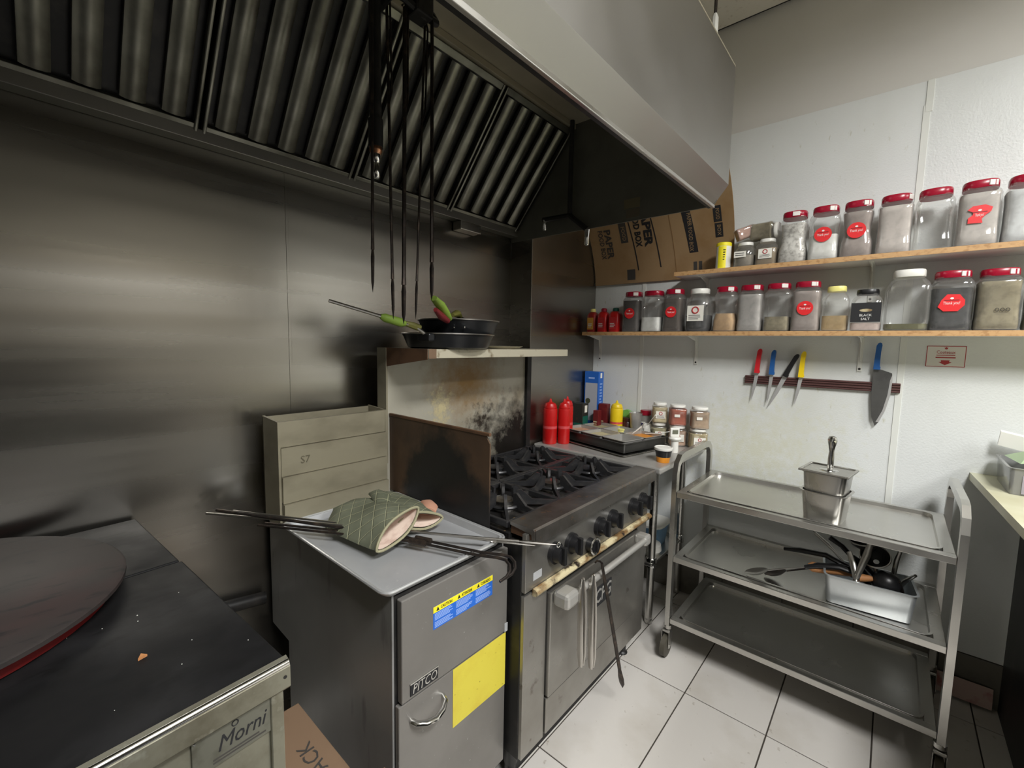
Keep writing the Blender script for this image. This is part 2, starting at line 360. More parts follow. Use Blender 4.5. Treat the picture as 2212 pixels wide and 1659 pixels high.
# walls
wa = struct(MB().box((XL-.1, YA, -.1), (XB+.1, YA+.1, ZC+.1)).build('wall_back', M_PAINT), 'stainless steel sheet-clad wall behind the cooking line', 'wall')
for (x0, x1) in ((XL, -.52), (-.517, .7015), (.7045, 1.9485)):
    MB().box((x0, YA-.004, .02), (x1, YA, 2.7), .0008).build('steel_sheet', M_SSWALL, wa)
for xs in (-.518, .703):
    MB().box((xs-.005, YA-.0052, .02), (xs+.005, YA-.0035, 2.12), .0006).build('seam_strip', M_SSWALL, wa)
wch = struct(MB().box((1.954, 1.56, 0), (XB, YA, ZC)).build('wall_chase', M_PAINT), 'boxed-out corner chase clad in stainless steel beside the range', 'wall')
MB().box((1.954, 1.556, .02), (XB-.001, 1.56, 2.62), .0006).build('steel_sheet', M_SSWALL, wch)
MB().box((1.950, 1.556, .02), (1.954, YA-.004, 2.62), .0006).build('steel_sheet', M_SSWALL, wch)
wb = struct(MB().box((XB+.004, YF-.1, -.1), (XB+.1, YA+.1, ZC+.1)).build('wall_right', M_PAINT), 'white panelled wall carrying the spice shelves, painted grey above', 'wall')
for (y0, y1) in ((1.211, 1.556), (-.03, 1.207), (-1.27, -.034), (-2.51, -1.274)):
    MB().box((XB, y0, .2), (XB+.004, y1, 2.65), .0008).build('wall_panel', M_WALLLOW if y1 < 1.6 and y0 > -.1 else M_WALL, wb)
for y in (1.209, -.032, -1.272):
    MB().box((XB-.003, y-.012, .2), (XB+.001, y+.012, 2.55 if y > -.1 and y < 0 else 2.65), .001).build('divider_strip', M_STRIP, wb)
MB().box((XB-.004, -.05, 2.52), (XB+.001, -.026, 2.65), .001).build('divider_strip', M_STRIP, wb)
bb = struct(MB().box((XB-.004, YF, 0), (XB+.004, 1.55, .2)).build('baseboard_right', M_GROUT), 'grey tiled base course along the white wall', 'baseboard')
y = 1.55; bt = MB().box((-.010, -.1485, .004), (0, .1485, .198), .0015).mesh('base_tile'); bt.materials.append(M_BASE)
while y > -1.6:
    t = D.objects.new('base_tile', bt); COL.objects.link(t); t.parent = bb; t.location = (XB-.004, y-.15, 0); y -= .3
struct(MB().box((XL-.1, YF-.1, -.1), (XL, YA+.1, ZC+.1)).build('wall_left', M_PAINT), 'white wall at the far left end of the kitchen', 'wall')
struct(MB().box((XL-.1, YF-.1, -.1), (XB+.1, YF, ZC+.1)).build('wall_front', pm('front_paint', srgb(128, 124, 114), .6)), 'grey wall behind the photographer, darkened to dim the reflections in the steel', 'wall')  # unseen wall coloured darker to dim the reflections in the steel sheets
ce = struct(MB().box((XL-.1, YF-.1, ZC), (XB+.1, YA+.1, ZC+.1)).build('ceiling', M_BLACKMETAL), 'suspended ceiling of pale panels in a grid', 'ceiling')
cme = MB().box((-.303, -.6055, -.012), (.303, .6055, 0), .002).mesh('ceiling_panel'); cme.materials.append(M_CTILE)
for i in range(10):
    for j in range(4):
        cx, cy = 2.63-.304-i*.61, 1.68-.608-j*1.217
        if cx-.3 < XL-.35: continue
        t = D.objects.new('ceiling_panel', cme); COL.objects.link(t); t.parent = ce; t.location = (cx, cy, ZC)

# ceiling lights: the main troffer, then an added fill troffer
for k, (lx, ly, sx, sy) in enumerate(LAMPS):
    t = thing('ceiling_light', ('white ceiling troffer nearest the spice shelves', 'added unseen fill troffer behind the photographer, brightening the appliance fronts')[k], 'light', (lx, ly, ZC-.012), 0, 'ceiling troffers')
    f = MB()
    for (a, b) in (((-sx/2, -sy/2), (sx/2, -sy/2+.03)), ((-sx/2, sy/2-.03), (sx/2, sy/2)), ((-sx/2, -sy/2), (-sx/2+.03, sy/2)), ((sx/2-.03, -sy/2), (sx/2, sy/2))):
        f.box((lx+a[0], ly+a[1], ZC-.05), (lx+b[0], ly+b[1], ZC-.012))
    for (a, b) in (((-sx/2-.01, -sy/2-.01), (sx/2+.01, -sy/2)), ((-sx/2-.01, sy/2), (sx/2+.01, sy/2+.01)), ((-sx/2-.01, -sy/2), (-sx/2, sy/2)), ((sx/2, -sy/2), (sx/2+.01, sy/2))):  # outer skirt added to keep direct light off the wall top
        f.box((lx+a[0], ly+a[1], ZC-.11), (lx+b[0], ly+b[1], ZC-.012))
    f.build('frame', M_WHITEMETAL, t)
    MB().box((lx-sx/2+.03, ly-sy/2+.03, ZC-.04), (lx+sx/2-.03, ly+sy/2-.03, ZC-.03)).build('diffuser', emit('diffuser_glow', LCOL, 4), t)
    ld = D.lights.new('tube_light', 'AREA'); ld.shape = 'RECTANGLE'; ld.size = sx-.08; ld.size_y = sy-.08; ld.energy = LIGHT_W*(1, .75)[k]; ld.color = LCOL
    lo = D.objects.new('tube_light', ld); COL.objects.link(lo); lo.parent = t; lo.location = (0, 0, -.045)

# ================================================================== HOOD
HX0, HX1, HT = -1.7, 1.95, 2.60
hood = thing('exhaust_hood', 'long stainless steel exhaust hood with baffle filters hung over the cooking line', 'hood', (.1, 1.1, 2.077))
MB().box((HX0, .552, 2.152), (HX1, .560, HT), .001).build('front_panel', M_HOOD, hood)
MB().prism([(HX0, .552, 2.152), (HX0, .605, 2.083), (HX0, .611, 2.088), (HX0, .560, 2.152)], (HX1-HX0, 0, 0)).build('front_band', M_HOOD, hood)
MB().box((HX0, .600, 2.070), (HX1, .612, 2.083), .002).build('lip', M_STEEL, hood)
MB().prism([(HX0, .6125, 2.073), (HX0, .626, 2.073), (HX0, .626, 2.095), (HX0, .622, 2.095), (HX0, .622, 2.079), (HX0, .6125, 2.079)], (HX1-HX0, 0, 0)).build('gutter', M_BLACKMETAL, hood)
MB().box((HX0, .552, HT), (HX1, 1.705, HT+.006)).build('top_panel', M_HOODTOP, hood)
MB().prism([(1.942, .606, 2.077), (1.942, 1.554, 2.077), (1.942, 1.705, 2.077), (1.942, 1.705, HT), (1.942, .561, HT), (1.942, .561, 2.150)], (.0075, 0, 0)).build('end_panel', M_HOODIN, hood)
MB().prism([(HX0, .606, 2.077), (HX0, 1.705, 2.077), (HX0, 1.705, HT), (HX0, .561, HT), (HX0, .561, 2.150)], (.008, 0, 0)).build('end_panel', M_HOODIN, hood)
MB().box((HX0+.01, 1.655, 2.100), (1.942, 1.708, 2.116), .002).build('filter_rail', M_HOODIN, hood)
MB().box((HX0+.01, 1.652, 2.100), (1.942, 1.657, 2.135), .001).build('filter_rail', M_HOOD, hood)
MB().box((HX0+.01, 1.285, 2.575), (1.942, 1.325, HT-.001), .002).build('filter_rail', M_HOODTOP, hood)
MB().box((1.50, 1.645, 2.055), (1.64, 1.705, 2.099), .004).build('grease_cup', M_STEEL, hood)
sb, stp = V(0, 1.675, 2.135), V(0, 1.310, 2.578); sv = (stp-sb); SL = sv.length; sv.normalize(); nv = V(0, -sv.z, sv.y)   # outward, down-front
if nv.z > 0: nv = -nv
bme = MB()
prof = [(-.029, 0), (-.028, .014), (-.018, .023), (0, .027), (.018, .023), (.028, .014), (.029, 0)]
vs = []
for t_ in (.035, SL-.03):
    for (a, b) in prof: vs.append(V(a, 0, 0)+sv*t_+nv*b)
n_ = len(prof)
bme.add(vs, [(i, i+1, n_+i+1, n_+i) for i in range(n_-1)]+[tuple(range(n_)), tuple(range(2*n_-1, n_-1, -1)), (0, n_, 2*n_-1, n_-1)], 0, True)
bme = bme.mesh('baffle'); bme.materials.append(M_BAFFLE)
ffr = MB()
for (a0, a1) in ((-.244, -.234), (.234, .244)):
    ffr.obox(V((a0+a1)/2, 0, 0)+sv*SL/2+nv*.012, V((a1-a0)/2, 0, 0), sv*SL/2, nv*.012, .003)
for tt in (.014, SL-.012): ffr.obox(sv*tt+nv*.008, V(.24, 0, 0), sv*.013, nv*.010, .002)
ffm = ffr.mesh('filter_frame'); ffm.materials.append(M_BAFFLE)
fbk = MB().obox(sv*SL/2-nv*.012, V(.24, 0, 0), sv*SL/2, nv*.002).mesh('filter_back'); fbk.materials.append(M_BLACKMETAL)
for k in range(7):
    cx = 1.68-.5*k
    fo = D.objects.new('filter', ffm); COL.objects.link(fo); fo.parent = hood; fo.location = Vector((cx, sb.y, sb.z))-hood.location
    bo = D.objects.new('filter_back', fbk); COL.objects.link(bo); bo.parent = fo
    for q in range(5):
        b = D.objects.new('baffle', bme); COL.objects.link(b); b.parent = fo; b.location = (-.184+q*.092, 0, 0)
MB().box((1.9405, .925, 2.135), (1.9419, 1.005, 2.178)).build('data_label', pm('grimy_label', srgb(112, 104, 80), .6), hood)
MB().box((1.9405, .925, 2.092), (1.9419, .99, 2.130)).build('data_label', pm('grimy_label2', srgb(100, 92, 76), .6), hood)
rod = thing('hanger_rod', 'dark threaded rod holding the hood to the ceiling, with a bright turnbuckle', 'rod', (1.825, .60, 2.606))
MB().cyl((1.825, .60, 2.606), (1.825, .60, ZC-.012), .006, n=8).build('rod', M_IRONROD, rod)
MB().lathe([(.006, 2.665), (.012, 2.68), (.012, 2.735), (.006, 2.75)], 8, (1.825, .60, 0)).build('turnbuckle', M_WHITEMETAL, rod)

# fire suppression pipes
p1 = thing('suppression_pipe', 'black fire suppression pipe dropping in front of the filters with a bright nozzle', 'pipe', (.722, 1.15, 1.95))
MB().tube([(.722, 1.15, HT-.001), (.722, 1.15, 2.12)], .017, 10).tube([(.722, 1.15, 2.12), (.722, 1.15, 2.045)], [.021, .021], 10).tube([(.722, 1.15, 2.40), (.80, 1.15, 2.52), (.845, 1.15, HT-.001)], .012, 8).build('pipe', M_BLACKMETAL, p1)
MB().lathe([(.014, 2.028), (.018, 2.035), (.018, 2.045), (.014, 2.05)], 10, (.722, 1.15, 0)).build('collar', pm('copper', (.5, .25, .14), .35, 1), p1)
MB().lathe([(.008, 1.962), (.011, 1.966), (.011, 2.0), (.009, 2.003), (.012, 2.008), (.012, 2.028)], 10, (.722, 1.15, 0)).build('nozzle', M_CHROME, p1)
p2 = thing('suppression_pipe', 'black fire suppression pipe in the far end of the hood with two nozzles', 'pipe', (1.9, 1.28, 2.0))
MB().tube([(1.90, 1.28, HT-.001), (1.90, 1.28, 2.155)], .012, 8).tube([(1.90, 1.445, 2.15), (1.90, 1.28, 2.145), (1.90, 1.175, 2.06)], .014, 8).build('pipe', M_BLACKMETAL, p2)
MB().lathe([(.008, 2.095), (.011, 2.10), (.011, 2.135), (.014, 2.15)], 10, (1.90, 1.435, 0)).build('nozzle', M_CHROME, p2)
MB().lathe([(.008, 1.985), (.011, 1.99), (.011, 2.03), (.014, 2.06)], 10, (1.90, 1.175, 0)).build('nozzle', M_CHROME, p2)
hk = MB().tube([(.685, 1.13, 2.485), (.74, 1.125, 2.47), (.80, 1.12, 2.47), (.87, 1.12, 2.46), (.92, 1.13, 2.47), (.92, 1.15, 2.50)], .012, 8).box((.83, 1.10, 2.45), (.89, 1.16, HT-.001), .006)
single(hk, 'skewer_hook', M_BLACKMETAL, 'blackened iron hook bracket under the hood that holds the long skewers', 'hook')
# hanging skewers
def skewer(pts, tipflat, label, grp, top_loop=True, mt=M_IRONROD, r=.0042):
    t = thing('skewer', label, 'skewer', pts[-1], 0, grp)
    P = [Vector(p) for p in pts]; d = (P[-1]-P[0]).normalized(); L = (P[-1]-P[0]).length
    MB().tube([P[0], P[0]+d*(L-.16), P[0]+d*(L-.12)], [r, r, r*1.2], 6).build('rod', mt, t)
    q = P[0]+d*(L-.12)
    MB().tube([q, q+d*.02, q+d*.09, q+d*.12], [r*1.2, r*1.9, r*1.5, .0006], 6, flat=.5).build('tip', mt, t)
    if top_loop:
        s_ = d.cross(V(0, 0, 1)); s_ = V(1, 0, 0) if s_.length < .3 else s_.normalized()
        MB().tube([P[0]+d*.30, P[0]+s_*.011+d*.26, P[0]+s_*.011+d*.02, P[0]-d*.012, P[0]-s_*.010], .003, 6).build('handle_loop', mt, t)
    return t
G = 'long skewers hanging from the hood'
skewer([(.702, 1.13, 2.47), (.704, 1.145, 1.639)], 1, 'leftmost long dark skewer hanging under the hood, ending highest', G, False)
skewer([(.760, 1.15, 2.48), (.776, 1.15, 1.566)], 1, 'second dark skewer from the left hanging under the hood, tip near the green sleeve', G)
skewer([(.822, 1.15, 2.47), (.813, 1.15, 1.553)], 1, 'middle dark skewer of those hanging under the hood, thickest and reaching the pans', G, True, M_IRONROD, .006)
skewer([(.895, 1.15, 2.47), (.858, 1.15, 1.570)], 1, 'fourth skewer from the left, a thin one hanging just left of the green pan handle', G, True, M_IRONROD, .0035)
skewer([(.898, 1.12, 2.47), (.898, 1.12, 1.63)], 1, 'rightmost long skewer under the hood, pointing at the green pan handle', G, False, M_IRONROD, .0055)

# ================================================================== RANGE
RX0, RX1, RY0, RY1 = 1.03, 1.945, .83, 1.57
rg = thing('gas_range', 'greasy six-burner gas range with oven, black grates and high stained backguard', 'range', (1.49, 1.2, 0))
MB().box((RX0, RY0+.008, .13), (RX1, RY1, .865), .002).build('body', M_BLACKMETAL, rg)
MB().box((RX0+.002, RY0-.006, .135), (1.152, RY0+.008, .70), .0015).build('front_stile', M_RANGE, rg)
MB().box((1.850, RY0-.006, .135), (RX1, RY0+.008, .70), .0015).build('front_stile', M_RANGE, rg)
MB().box((RX0+.002, RY0-.008, .712), (RX1, RY0+.008, .905), .0015).build('control_panel', M_RANGE, rg)
lg = MB().prism([(1.045, .80, .872), (1.045, .80, .918), (1.045, .806, .924), (1.045, .900, .924), (1.045, .900, .914), (1.045, .812, .905), (1.045, .808, .872)], (.925, 0, 0)).build('front_ledge', M_LEDGE, rg)
MB().box((1.04, .9005, .866), (1.94, RY1, .885), .002).build('cooktop', M_COOK, rg)
MB().box((1.05, .80, .885), (1.052, .900, .922)).build('ledge_end', M_RUST, rg)
dr = MB()
pts = [(1.07, .822-.020*math.sin(a)-.002, .702+.013*math.cos(a)) for a in [PI*k/6 for k in range(7)]]
dr.prism(pts+[(1.07, .822, .69), (1.07, .822, .712)], (.88, 0, 0)); dr.build('drip_rail', M_CREAMRAIL, rg)['label'] = 'stained cream drip rail'
# knobs
kb = MB(); kb.cyl((0, 0, 0), (0, -.012, 0), .030, .029, 20); kb.cyl((0, -.012, 0), (0, -.034, 0), .024, .021, 20); kb.box((-.006, -.046, -.024), (.006, -.030, .024), .002)
kme = kb.mesh('knob'); kme.materials.append(M_BLACKP)
for kx in (1.185, 1.285, 1.485, 1.590, 1.775, 1.872):
    o = D.objects.new('knob', kme); COL.objects.link(o); o.parent = rg; o.location = V(kx, RY0-.008, .795)-rg.location; o.scale = (1.28, 1.1, 1.28)
th = MB().cyl((1.415, RY0-.009, .745), (1.415, RY0-.04, .745), .026, .023, 20).box((1.410, RY0-.05, .723), (1.420, RY0-.036, .767), .002).build('thermostat_knob', M_BLACKP, rg)
MB().tube([(1.415+.029*math.cos(a), RY0-.038, .745+.029*math.sin(a)) for a in [2*PI*k/24 for k in range(24)]], .0045, 8, closed=True).build('chrome_ring', M_CHROME, th)
plate((1.095, RY0-.008, .752), PX, PZ, .045, .026, .001).build('rating_sticker', pm('grey_sticker', srgb(170, 172, 174), .5), rg)
# oven door
dr = MB().box((1.158, RY0-.020, .285), (1.842, RY0+.004, .664), .004).build('oven_door', M_RANGE, rg)
hd = MB().tube([(1.235, .765, .648), (1.83, .765, .648)], .0125, 12)
hd.box((1.168, .748, .616), (1.244, .812, .670), .014).box((1.79, .752, .620), (1.842, .812, .668), .012)
hd.build('handle', M_CASTALU, dr)
lgp = plate((1.51, RY0-.021, .512), PX, PZ, .15, .080, .0015, .0005).build('logo_plate', M_INK, dr)
text('CPG', .078, (1.515, RY0-.0235, .512), PX, PZ, M_CASTALU, dr, fit=.125, shear=.15, bold=.001)
MB().box((1.158, RY0-.012, .145), (1.842, RY0+.006, .276), .003).build('kick_panel', M_RANGE, rg)
for (lx, ly) in ((1.07, .90), (1.905, .90), (1.07, 1.52), (1.905, 1.52)):
    MB().lathe([(.028, .131), (.024, .06), (.018, .05), (.018, .012), (.026, .004), (.026, 0)][::-1], 14, (lx, ly, 0)).build('leg', M_BLACKMETAL, rg)
MB().box((1.05, .895, .002), (1.925, .91, .131)).build('toe_board', M_BLACKMETAL, rg)
# grates: frame plus radial fingers with raised prongs
gr = MB(); h = .147
for sgn in (-1, 1):
    gr.box((-h, sgn*h-.007, .012), (h, sgn*h+.007, .034), .003); gr.box((sgn*h-.007, -h, .012), (sgn*h+.007, h, .034), .003)
for k in range(8):
    a = k*PI/4; d = V(math.cos(a), math.sin(a), 0); s_ = V(-d.y, d.x, 0); R0 = h if k % 2 == 0 else h*1.38
    pts = [d*R0+V(0, 0, .014), d*R0+V(0, 0, .030), d*.105+V(0, 0, .034), d*.062+V(0, 0, .072), d*.046+V(0, 0, .066), d*.050+V(0, 0, .026), d*.075+V(0, 0, .014)]
    gr.prism([p-s_*.0055 for p in pts], s_*.011)
gr.tube([(.062*math.cos(a), .062*math.sin(a), .020) for a in [2*PI*k/20 for k in range(20)]], .007, 6, closed=True)
gm = gr.mesh('grate'); gm.materials.append(M_CAST)
br = MB().lathe([(.050, 0), (.050, .014), (.036, .018), (.036, .026), (.040, .028), (.040, .033), (.012, .037)], 20)
bm_ = br.mesh('burner'); bm_.materials.append(M_CAST)
bm2 = br.mesh('burner'); bm2.materials.append(pm('foil', (.55, .54, .52), .3, 1, [((.2, .19, .18), 20, .5, .7, U1, 5)], [(50, .003, U1)]))
for i, gx in enumerate((1.197, 1.497, 1.797)):
    for j, gy in enumerate((1.140, 1.440) if 0 else (1.064, 1.382)):
        o = D.objects.new('grate', gm); COL.objects.link(o); o.parent = rg; o.location = V(gx, gy, .885)-rg.location
        sc = .97; o.scale = (1, 1.03, 1)
        o = D.objects.new('burner', bm2 if (i == 1 and j == 0) or (i == 0 and j == 0) else bm_); COL.objects.link(o); o.parent = rg; o.location = V(gx, gy, .8852)-rg.location
# backguard, shelf, guards
bgd = MB().box((-.4475, -.011, -.2855), (.4475, .011, .2855), .002).build('backguard', M_ENAMEL, rg, True); bgd.location = V(1.4525, 1.559, 1.1515)-rg.location
MB().box((1.90, 1.53, .866), (1.936, 1.572, 1.437), .002).build('backguard_post', M_BLACKMETAL, rg)
MB().box((1.000, 1.536, 1.0), (1.008, 1.60, 1.474), .001).build('backguard_post', M_FLUE, rg)
sh = MB().box((1.005, 1.270, 1.440), (1.905, 1.575, 1.474), .002).build('high_shelf', M_SHELFEDGE, rg)
MB().prism([(1.003, 1.276, 1.436), (1.003, 1.276, 1.4745), (1.003, 1.57, 1.4745), (1.003, 1.57, 1.395)], (.003, 0, 0)).build('shelf_bracket', M_RUST, rg)
MB().box((1.005, 1.2685, 1.4395), (1.04, 1.2698, 1.4745)).build('tape_patch', M_CARD2, rg)
sgd = MB().prism([(-.003, -.285, -.159), (-.003, -.285, .126), (-.003, -.26, .159), (-.003, .286, .159), (-.003, .286, -.159)], (.006, 0, 0)).build('side_guard', M_CHAR, rg, True); sgd.location = V(1.025, 1.26, 1.044)-rg.location
MB().box((1.0195, .975, 1.195), (1.0305, 1.546, 1.206), .002).build('guard_edge', M_RUST, rg)

# things hung on the oven handle
def tongs(x, z0, z1, yy, lean, label):
    t = thing('tongs', label, 'tongs', (x, yy, z0), 0, 'tongs hung on the oven handle')
    for s in (-1, 1):
        pts = [V(x+lean*0+s*.002, yy, z1), V(x+s*.010, yy, z1-.05), V(x+lean*.6+s*.012, yy, (z0+z1)/2), V(x+lean+s*.009, yy, z0+.04), V(x+lean+s*.006, yy, z0)]
        MB().tube(pts, [.007, .011, .011, .012, .008], 8, flat=.35).build('arm', M_BRIGHTROD, t)
    MB().tube([(x-.012, yy, z1-.03), (x-.006, yy, z1+.004), (x+.006, yy, z1+.004), (x+.012, yy, z1-.03)], .0022, 6).build('ring', M_CHROME, t)
tongs(1.245, .385, .705, .742, .01, 'long steel tongs hung nearest the left end of the oven handle')
tongs(1.315, .335, .690, .742, .012, 'second pair of steel tongs on the oven handle, beside the logo')
t = thing('poker', 'long dark flat-tipped steel rod hung diagonally across the oven door', 'rod', (1.585, .742, .10))
MB().tube([(1.375, .742, .712), (1.40, .742, .64), (1.555, .742, .20)], [.005, .0065, .0075], 8).build('rod', M_IRONROD, t)
MB().tube([(1.555, .742, .20), (1.572, .742, .15), (1.582, .742, .12), (1.590, .742, .095)], [.0075, .013, .012, .002], 8, flat=.4).build('tip', M_IRONROD, t)
MB().tube([(1.375, .742, .712), (1.377, .750, .715), (1.381, .764, .712), (1.384, .774, .700)], .0035, 6).build('hook', M_IRONROD, t)

# pans on the range shelf
def fry_pan(c, R, hgt, name, label, grp):
    t = thing(name, label, 'frying pan', c, 0, grp)
    MB().lathe([(.02, 0), (R*.80, 0), (R*.88, .006), (R*.97, hgt-.012), (R, hgt-.002), (R*1.012, hgt), (R*.99, hgt+.001), (R*.95, hgt-.012), (R*.85, .010), (R*.78, .005), (.02, .005)], 40, c).build('bowl', M_PANBLK, t)
    MB().tube([V(c[0]+R*1.006*math.cos(a), c[1]+R*1.006*math.sin(a), c[2]+hgt) for a in [2*PI*k/40 for k in range(40)]], .0026, 6, closed=True).build('rim', M_BRIGHTROD, t)  # lighter tube added for the highlight along the rim
    return t
pn = fry_pan((1.198, 1.385, 1.4745), .186, .058, 'frying_pan', 'large black frying pan standing directly on the range shelf, long steel handle out left', 'frying pans on the range shelf')
MB().tube([(1.04, 1.32, 1.520), (1.01, 1.32, 1.54), (.99, 1.33, 1.555), (.70, 1.40, 1.628)], [.010, .009, .0085, .0075], 10, flat=.7).build('handle', M_BRIGHTROD, pn)
MB().tube([(.955, 1.338, 1.563), (.94, 1.342, 1.567), (.88, 1.357, 1.582), (.865, 1.36, 1.586)], [.008, .016, .015, .008], 12).build('sleeve', M_GREEN, pn)
MB().tube([(1.01, 1.326, 1.550), (.985, 1.333, 1.558), (.955, 1.34, 1.565)], [.012, .013, .009], 8).build('sleeve_end', M_OLIVE, pn)
MB().box((1.018, 1.285, 1.502), (1.048, 1.355, 1.532), .006).build('handle_bracket', M_PANBLK, pn)
pn2 = fry_pan((1.245, 1.375, 1.523), .166, .066, 'frying_pan', 'smaller black frying pan stacked in the big one, bright green handle', 'frying pans on the range shelf')
MB().tube([(1.095, 1.265, 1.588), (1.06, 1.245, 1.605), (1.015, 1.22, 1.632), (.975, 1.205, 1.650)], [.014, .019, .019, .013], 12, flat=.75).build('handle', M_GREEN, pn2)
MB().tube([(1.075, 1.248, 1.578), (1.03, 1.23, 1.592), (.985, 1.208, 1.612)], [.010, .014, .008], 10).build('handle_underside', M_MAROON, pn2)
for q in (-.02, .02): MB().lathe([(.005, 0), (.004, .004)], 8).xf(Matrix.Translation((1.135+q*.7, 1.252-q*.7, 1.556)) @ Matrix.Rotation(PI/2, 4, V(.7, .7, 0))).build('rivet', M_CHROME, pn2)
t = thing('spatula', 'olive-handled spatula laid across the upper frying pan', 'spatula', (1.28, 1.36, 1.59))
MB().tube([(1.125, 1.28, 1.603), (1.165, 1.30, 1.612), (1.195, 1.315, 1.603)], [.010, .020, .012], 10, flat=.7).build('handle', M_OLIVE, t)
MB().tube([(1.195, 1.315, 1.602), (1.37, 1.43, 1.594)], .0035, 6).build('shaft', M_IRONROD, t)
single(MB().lathe([(.02, 0), (.085, 0), (.105, .010), (.108, .012), (.10, .012), (.08, .004), (.02, .004)], 28, (1.565, 1.43, 1.4745)), 'plate', M_SHELFEDGE, 'flat cream plate lying on the range shelf right of the pans', 'plate')

# ================================================================== FRYER
fx0, fx1 = .60, 1.018
fr = thing('deep_fryer', 'grey floor-standing deep fryer with tall flue, covered by a sheet pan', 'fryer', (.81, 1.25, 0))
MB().prism([(fx0, .905, .11), (fx0, .905, .862), (fx0, 1.68, .862), (fx0, 1.68, .445), (fx0, 1.54, .438), (fx0, 1.54, .11)], (.006, 0, 0)).build('side_panel', M_FRYSIDE, fr)
MB().prism([(fx1-.006, .905, .11), (fx1-.006, .905, .862), (fx1-.006, 1.54, .862), (fx1-.006, 1.54, .11)], (.006, 0, 0)).build('side_panel', M_FRYSIDE, fr)
MB().box((fx0+.006, .903, .112), (fx1-.006, 1.53, .860)).build('carcass', M_BLACKMETAL, fr)
MB().box((.613, .882, .572), (1.016, .903, .852), .003).build('front_panel', M_FRYFRONT, fr)
dr = MB().box((.606, .886, .112), (1.016, .903, .566), .003).build('door', M_FRYFRONT, fr)
MB().tube([(.645, .886, .506), (.650, .868, .506), (.672, .856, .500), (.700, .850, .498), (.728, .856, .502), (.748, .868, .510), (.752, .886, .513)], [.008, .008, .0085, .0085, .008, .0055, .0055], 10, flat=.8).build('handle', M_CHROME, dr)
plate((.684, .882, .597), PX, PZ, .092, .032, .002, .0006).build('badge', M_INK, fr)
MB().box((.637, .8785, .6135), (.731, .882, .617), .0005).build('badge_trim', M_CHROME, fr)
text('PITCO', .036, (.684, .8792, .597), PX, PZ, M_CHROME, fr, fit=.080, depth=.001, shear=.2)
MB().box((1.004, .880, .572), (1.018, .882, .600)).build('latch', pm('grey_sticker', srgb(170, 172, 174), .5), fr)
lb = plate((.829, .882, .758), PX, PZ, .231, .064, .0006).build('warning_label', M_BLUE, fr)
plate((.829, .8814, .7815), PX, PZ, .231, .017, .0006).build('yellow_band', M_YEL, lb)
pr = MB()
for k, s_ in enumerate(('CAUTION', 'ATTENTION', 'CUIDADO')):
    cx = .713+.0385+.077*k
    text(s_, .0125, (cx+.008, .8802, .7813), PX, PZ, M_INK, lb, fit=.040)
    MB().prism([(cx-.028, .8805, .776), (cx-.017, .8805, .776), (cx-.0225, .8805, .787)], (0, .0003, 0)).build('hazard_symbol', M_INK, lb)
    lines(pr, (cx, .8813, .7605), PX, PZ, .066, .020, 5, .0002, .55, .35); lines(pr, (cx, .8813, .738), PX, PZ, .066, .017, 4, .0002, .55, .4)
pr.build('print_lines', M_INKLB, lb)
plate((.902, .8858, .475), PX, PZ, .226, .181, .0007).build('yellow_notice', M_YPAPER, fr)['label'] = 'faded yellow instruction sheet'
for (lx, ly) in ((.63, .94), (.99, .94), (.63, 1.49), (.99, 1.49)):
    MB().lathe([(.024, 0), (.024, .006), (.016, .012), (.016, .07), (.026, .112)], 14, (lx, ly, 0)).build('leg', M_STEEL, fr)
# flue
flu = MB()
for xa in (.578, .988): flu.prism([(xa, 1.525, .862), (xa, 1.525, 1.225), (xa, 1.655, 1.232), (xa, 1.655, .862)], (.008, 0, 0))
flu.box((.578, 1.650, .862), (.996, 1.656, 1.228)); flu.build('flue', M_FLUE, fr)
MB().box((.586, 1.545, .862), (.988, 1.650, 1.16)).build('flue_inside', M_BLACKMETAL, fr)
for (z0, z1, yy) in ((1.137, 1.224, 1.528), (1.038, 1.135, 1.522), (.945, 1.036, 1.514), (.862, .943, 1.506)):
    MB().prism([(.586, yy, z0), (.586, yy-.002, z1), (.586, yy+.016, z1), (.586, yy+.016, z0+.006)], (.402, 0, 0)).build('flue_slat', M_FLUE, fr)
text('S7', .036, (.665, 1.5195, 1.085), PX, PZ, pm('scratch_mark', srgb(96, 90, 72), .7), fr)
# sheet pan
def open_pan(name, x0, x1, y0, y1, z0, z1, flare, mt, parent=None, lip=.012, th=.002, bev=.02):
    """open rectangular pan with rounded corners, flared walls and a rolled lip"""
    def ring(ex, z, r):
        a0, a1, b0, b1 = x0-ex, x1+ex, y0-ex, y1+ex; out = []
        for (cx, cy, st) in ((a1-r, b1-r, 0), (a0+r, b1-r, 90), (a0+r, b0+r, 180), (a1-r, b0+r, 270)):
            for k in range(5):
                a = math.radians(st+k*22.5); out.append(V(cx+r*math.cos(a), cy+r*math.sin(a), z))
        return out
    rings = [ring(0, z0, bev), ring(flare, z1-.002, bev), ring(flare+lip, z1-.002, bev+lip), ring(flare+lip, z1, bev+lip), ring(flare-th, z1, bev), ring(-th, z0+th*2, max(bev-.001, .001))]
    mb = MB(); n = 20; vs = [p for r in rings for p in r]; fs = []
    for i in range(len(rings)-1):
        for k in range(n): fs.append((i*n+k, i*n+(k+1) % n, (i+1)*n+(k+1) % n, (i+1)*n+k))
    fs += [tuple(range(n-1, -1, -1)), tuple(5*n+k for k in range(n))]
    mb.add(vs, fs, 0, True); return mb
shp = thing('sheet_pan', 'dull aluminium sheet pan laid over the fryer', 'sheet pan', (.795, 1.2, .8625))
open_pan('x', .588, 1.000, .905, 1.487, .8625, .886, .008, M_TRAY, lip=.008).build('pan', M_TRAY, shp)
rp = []
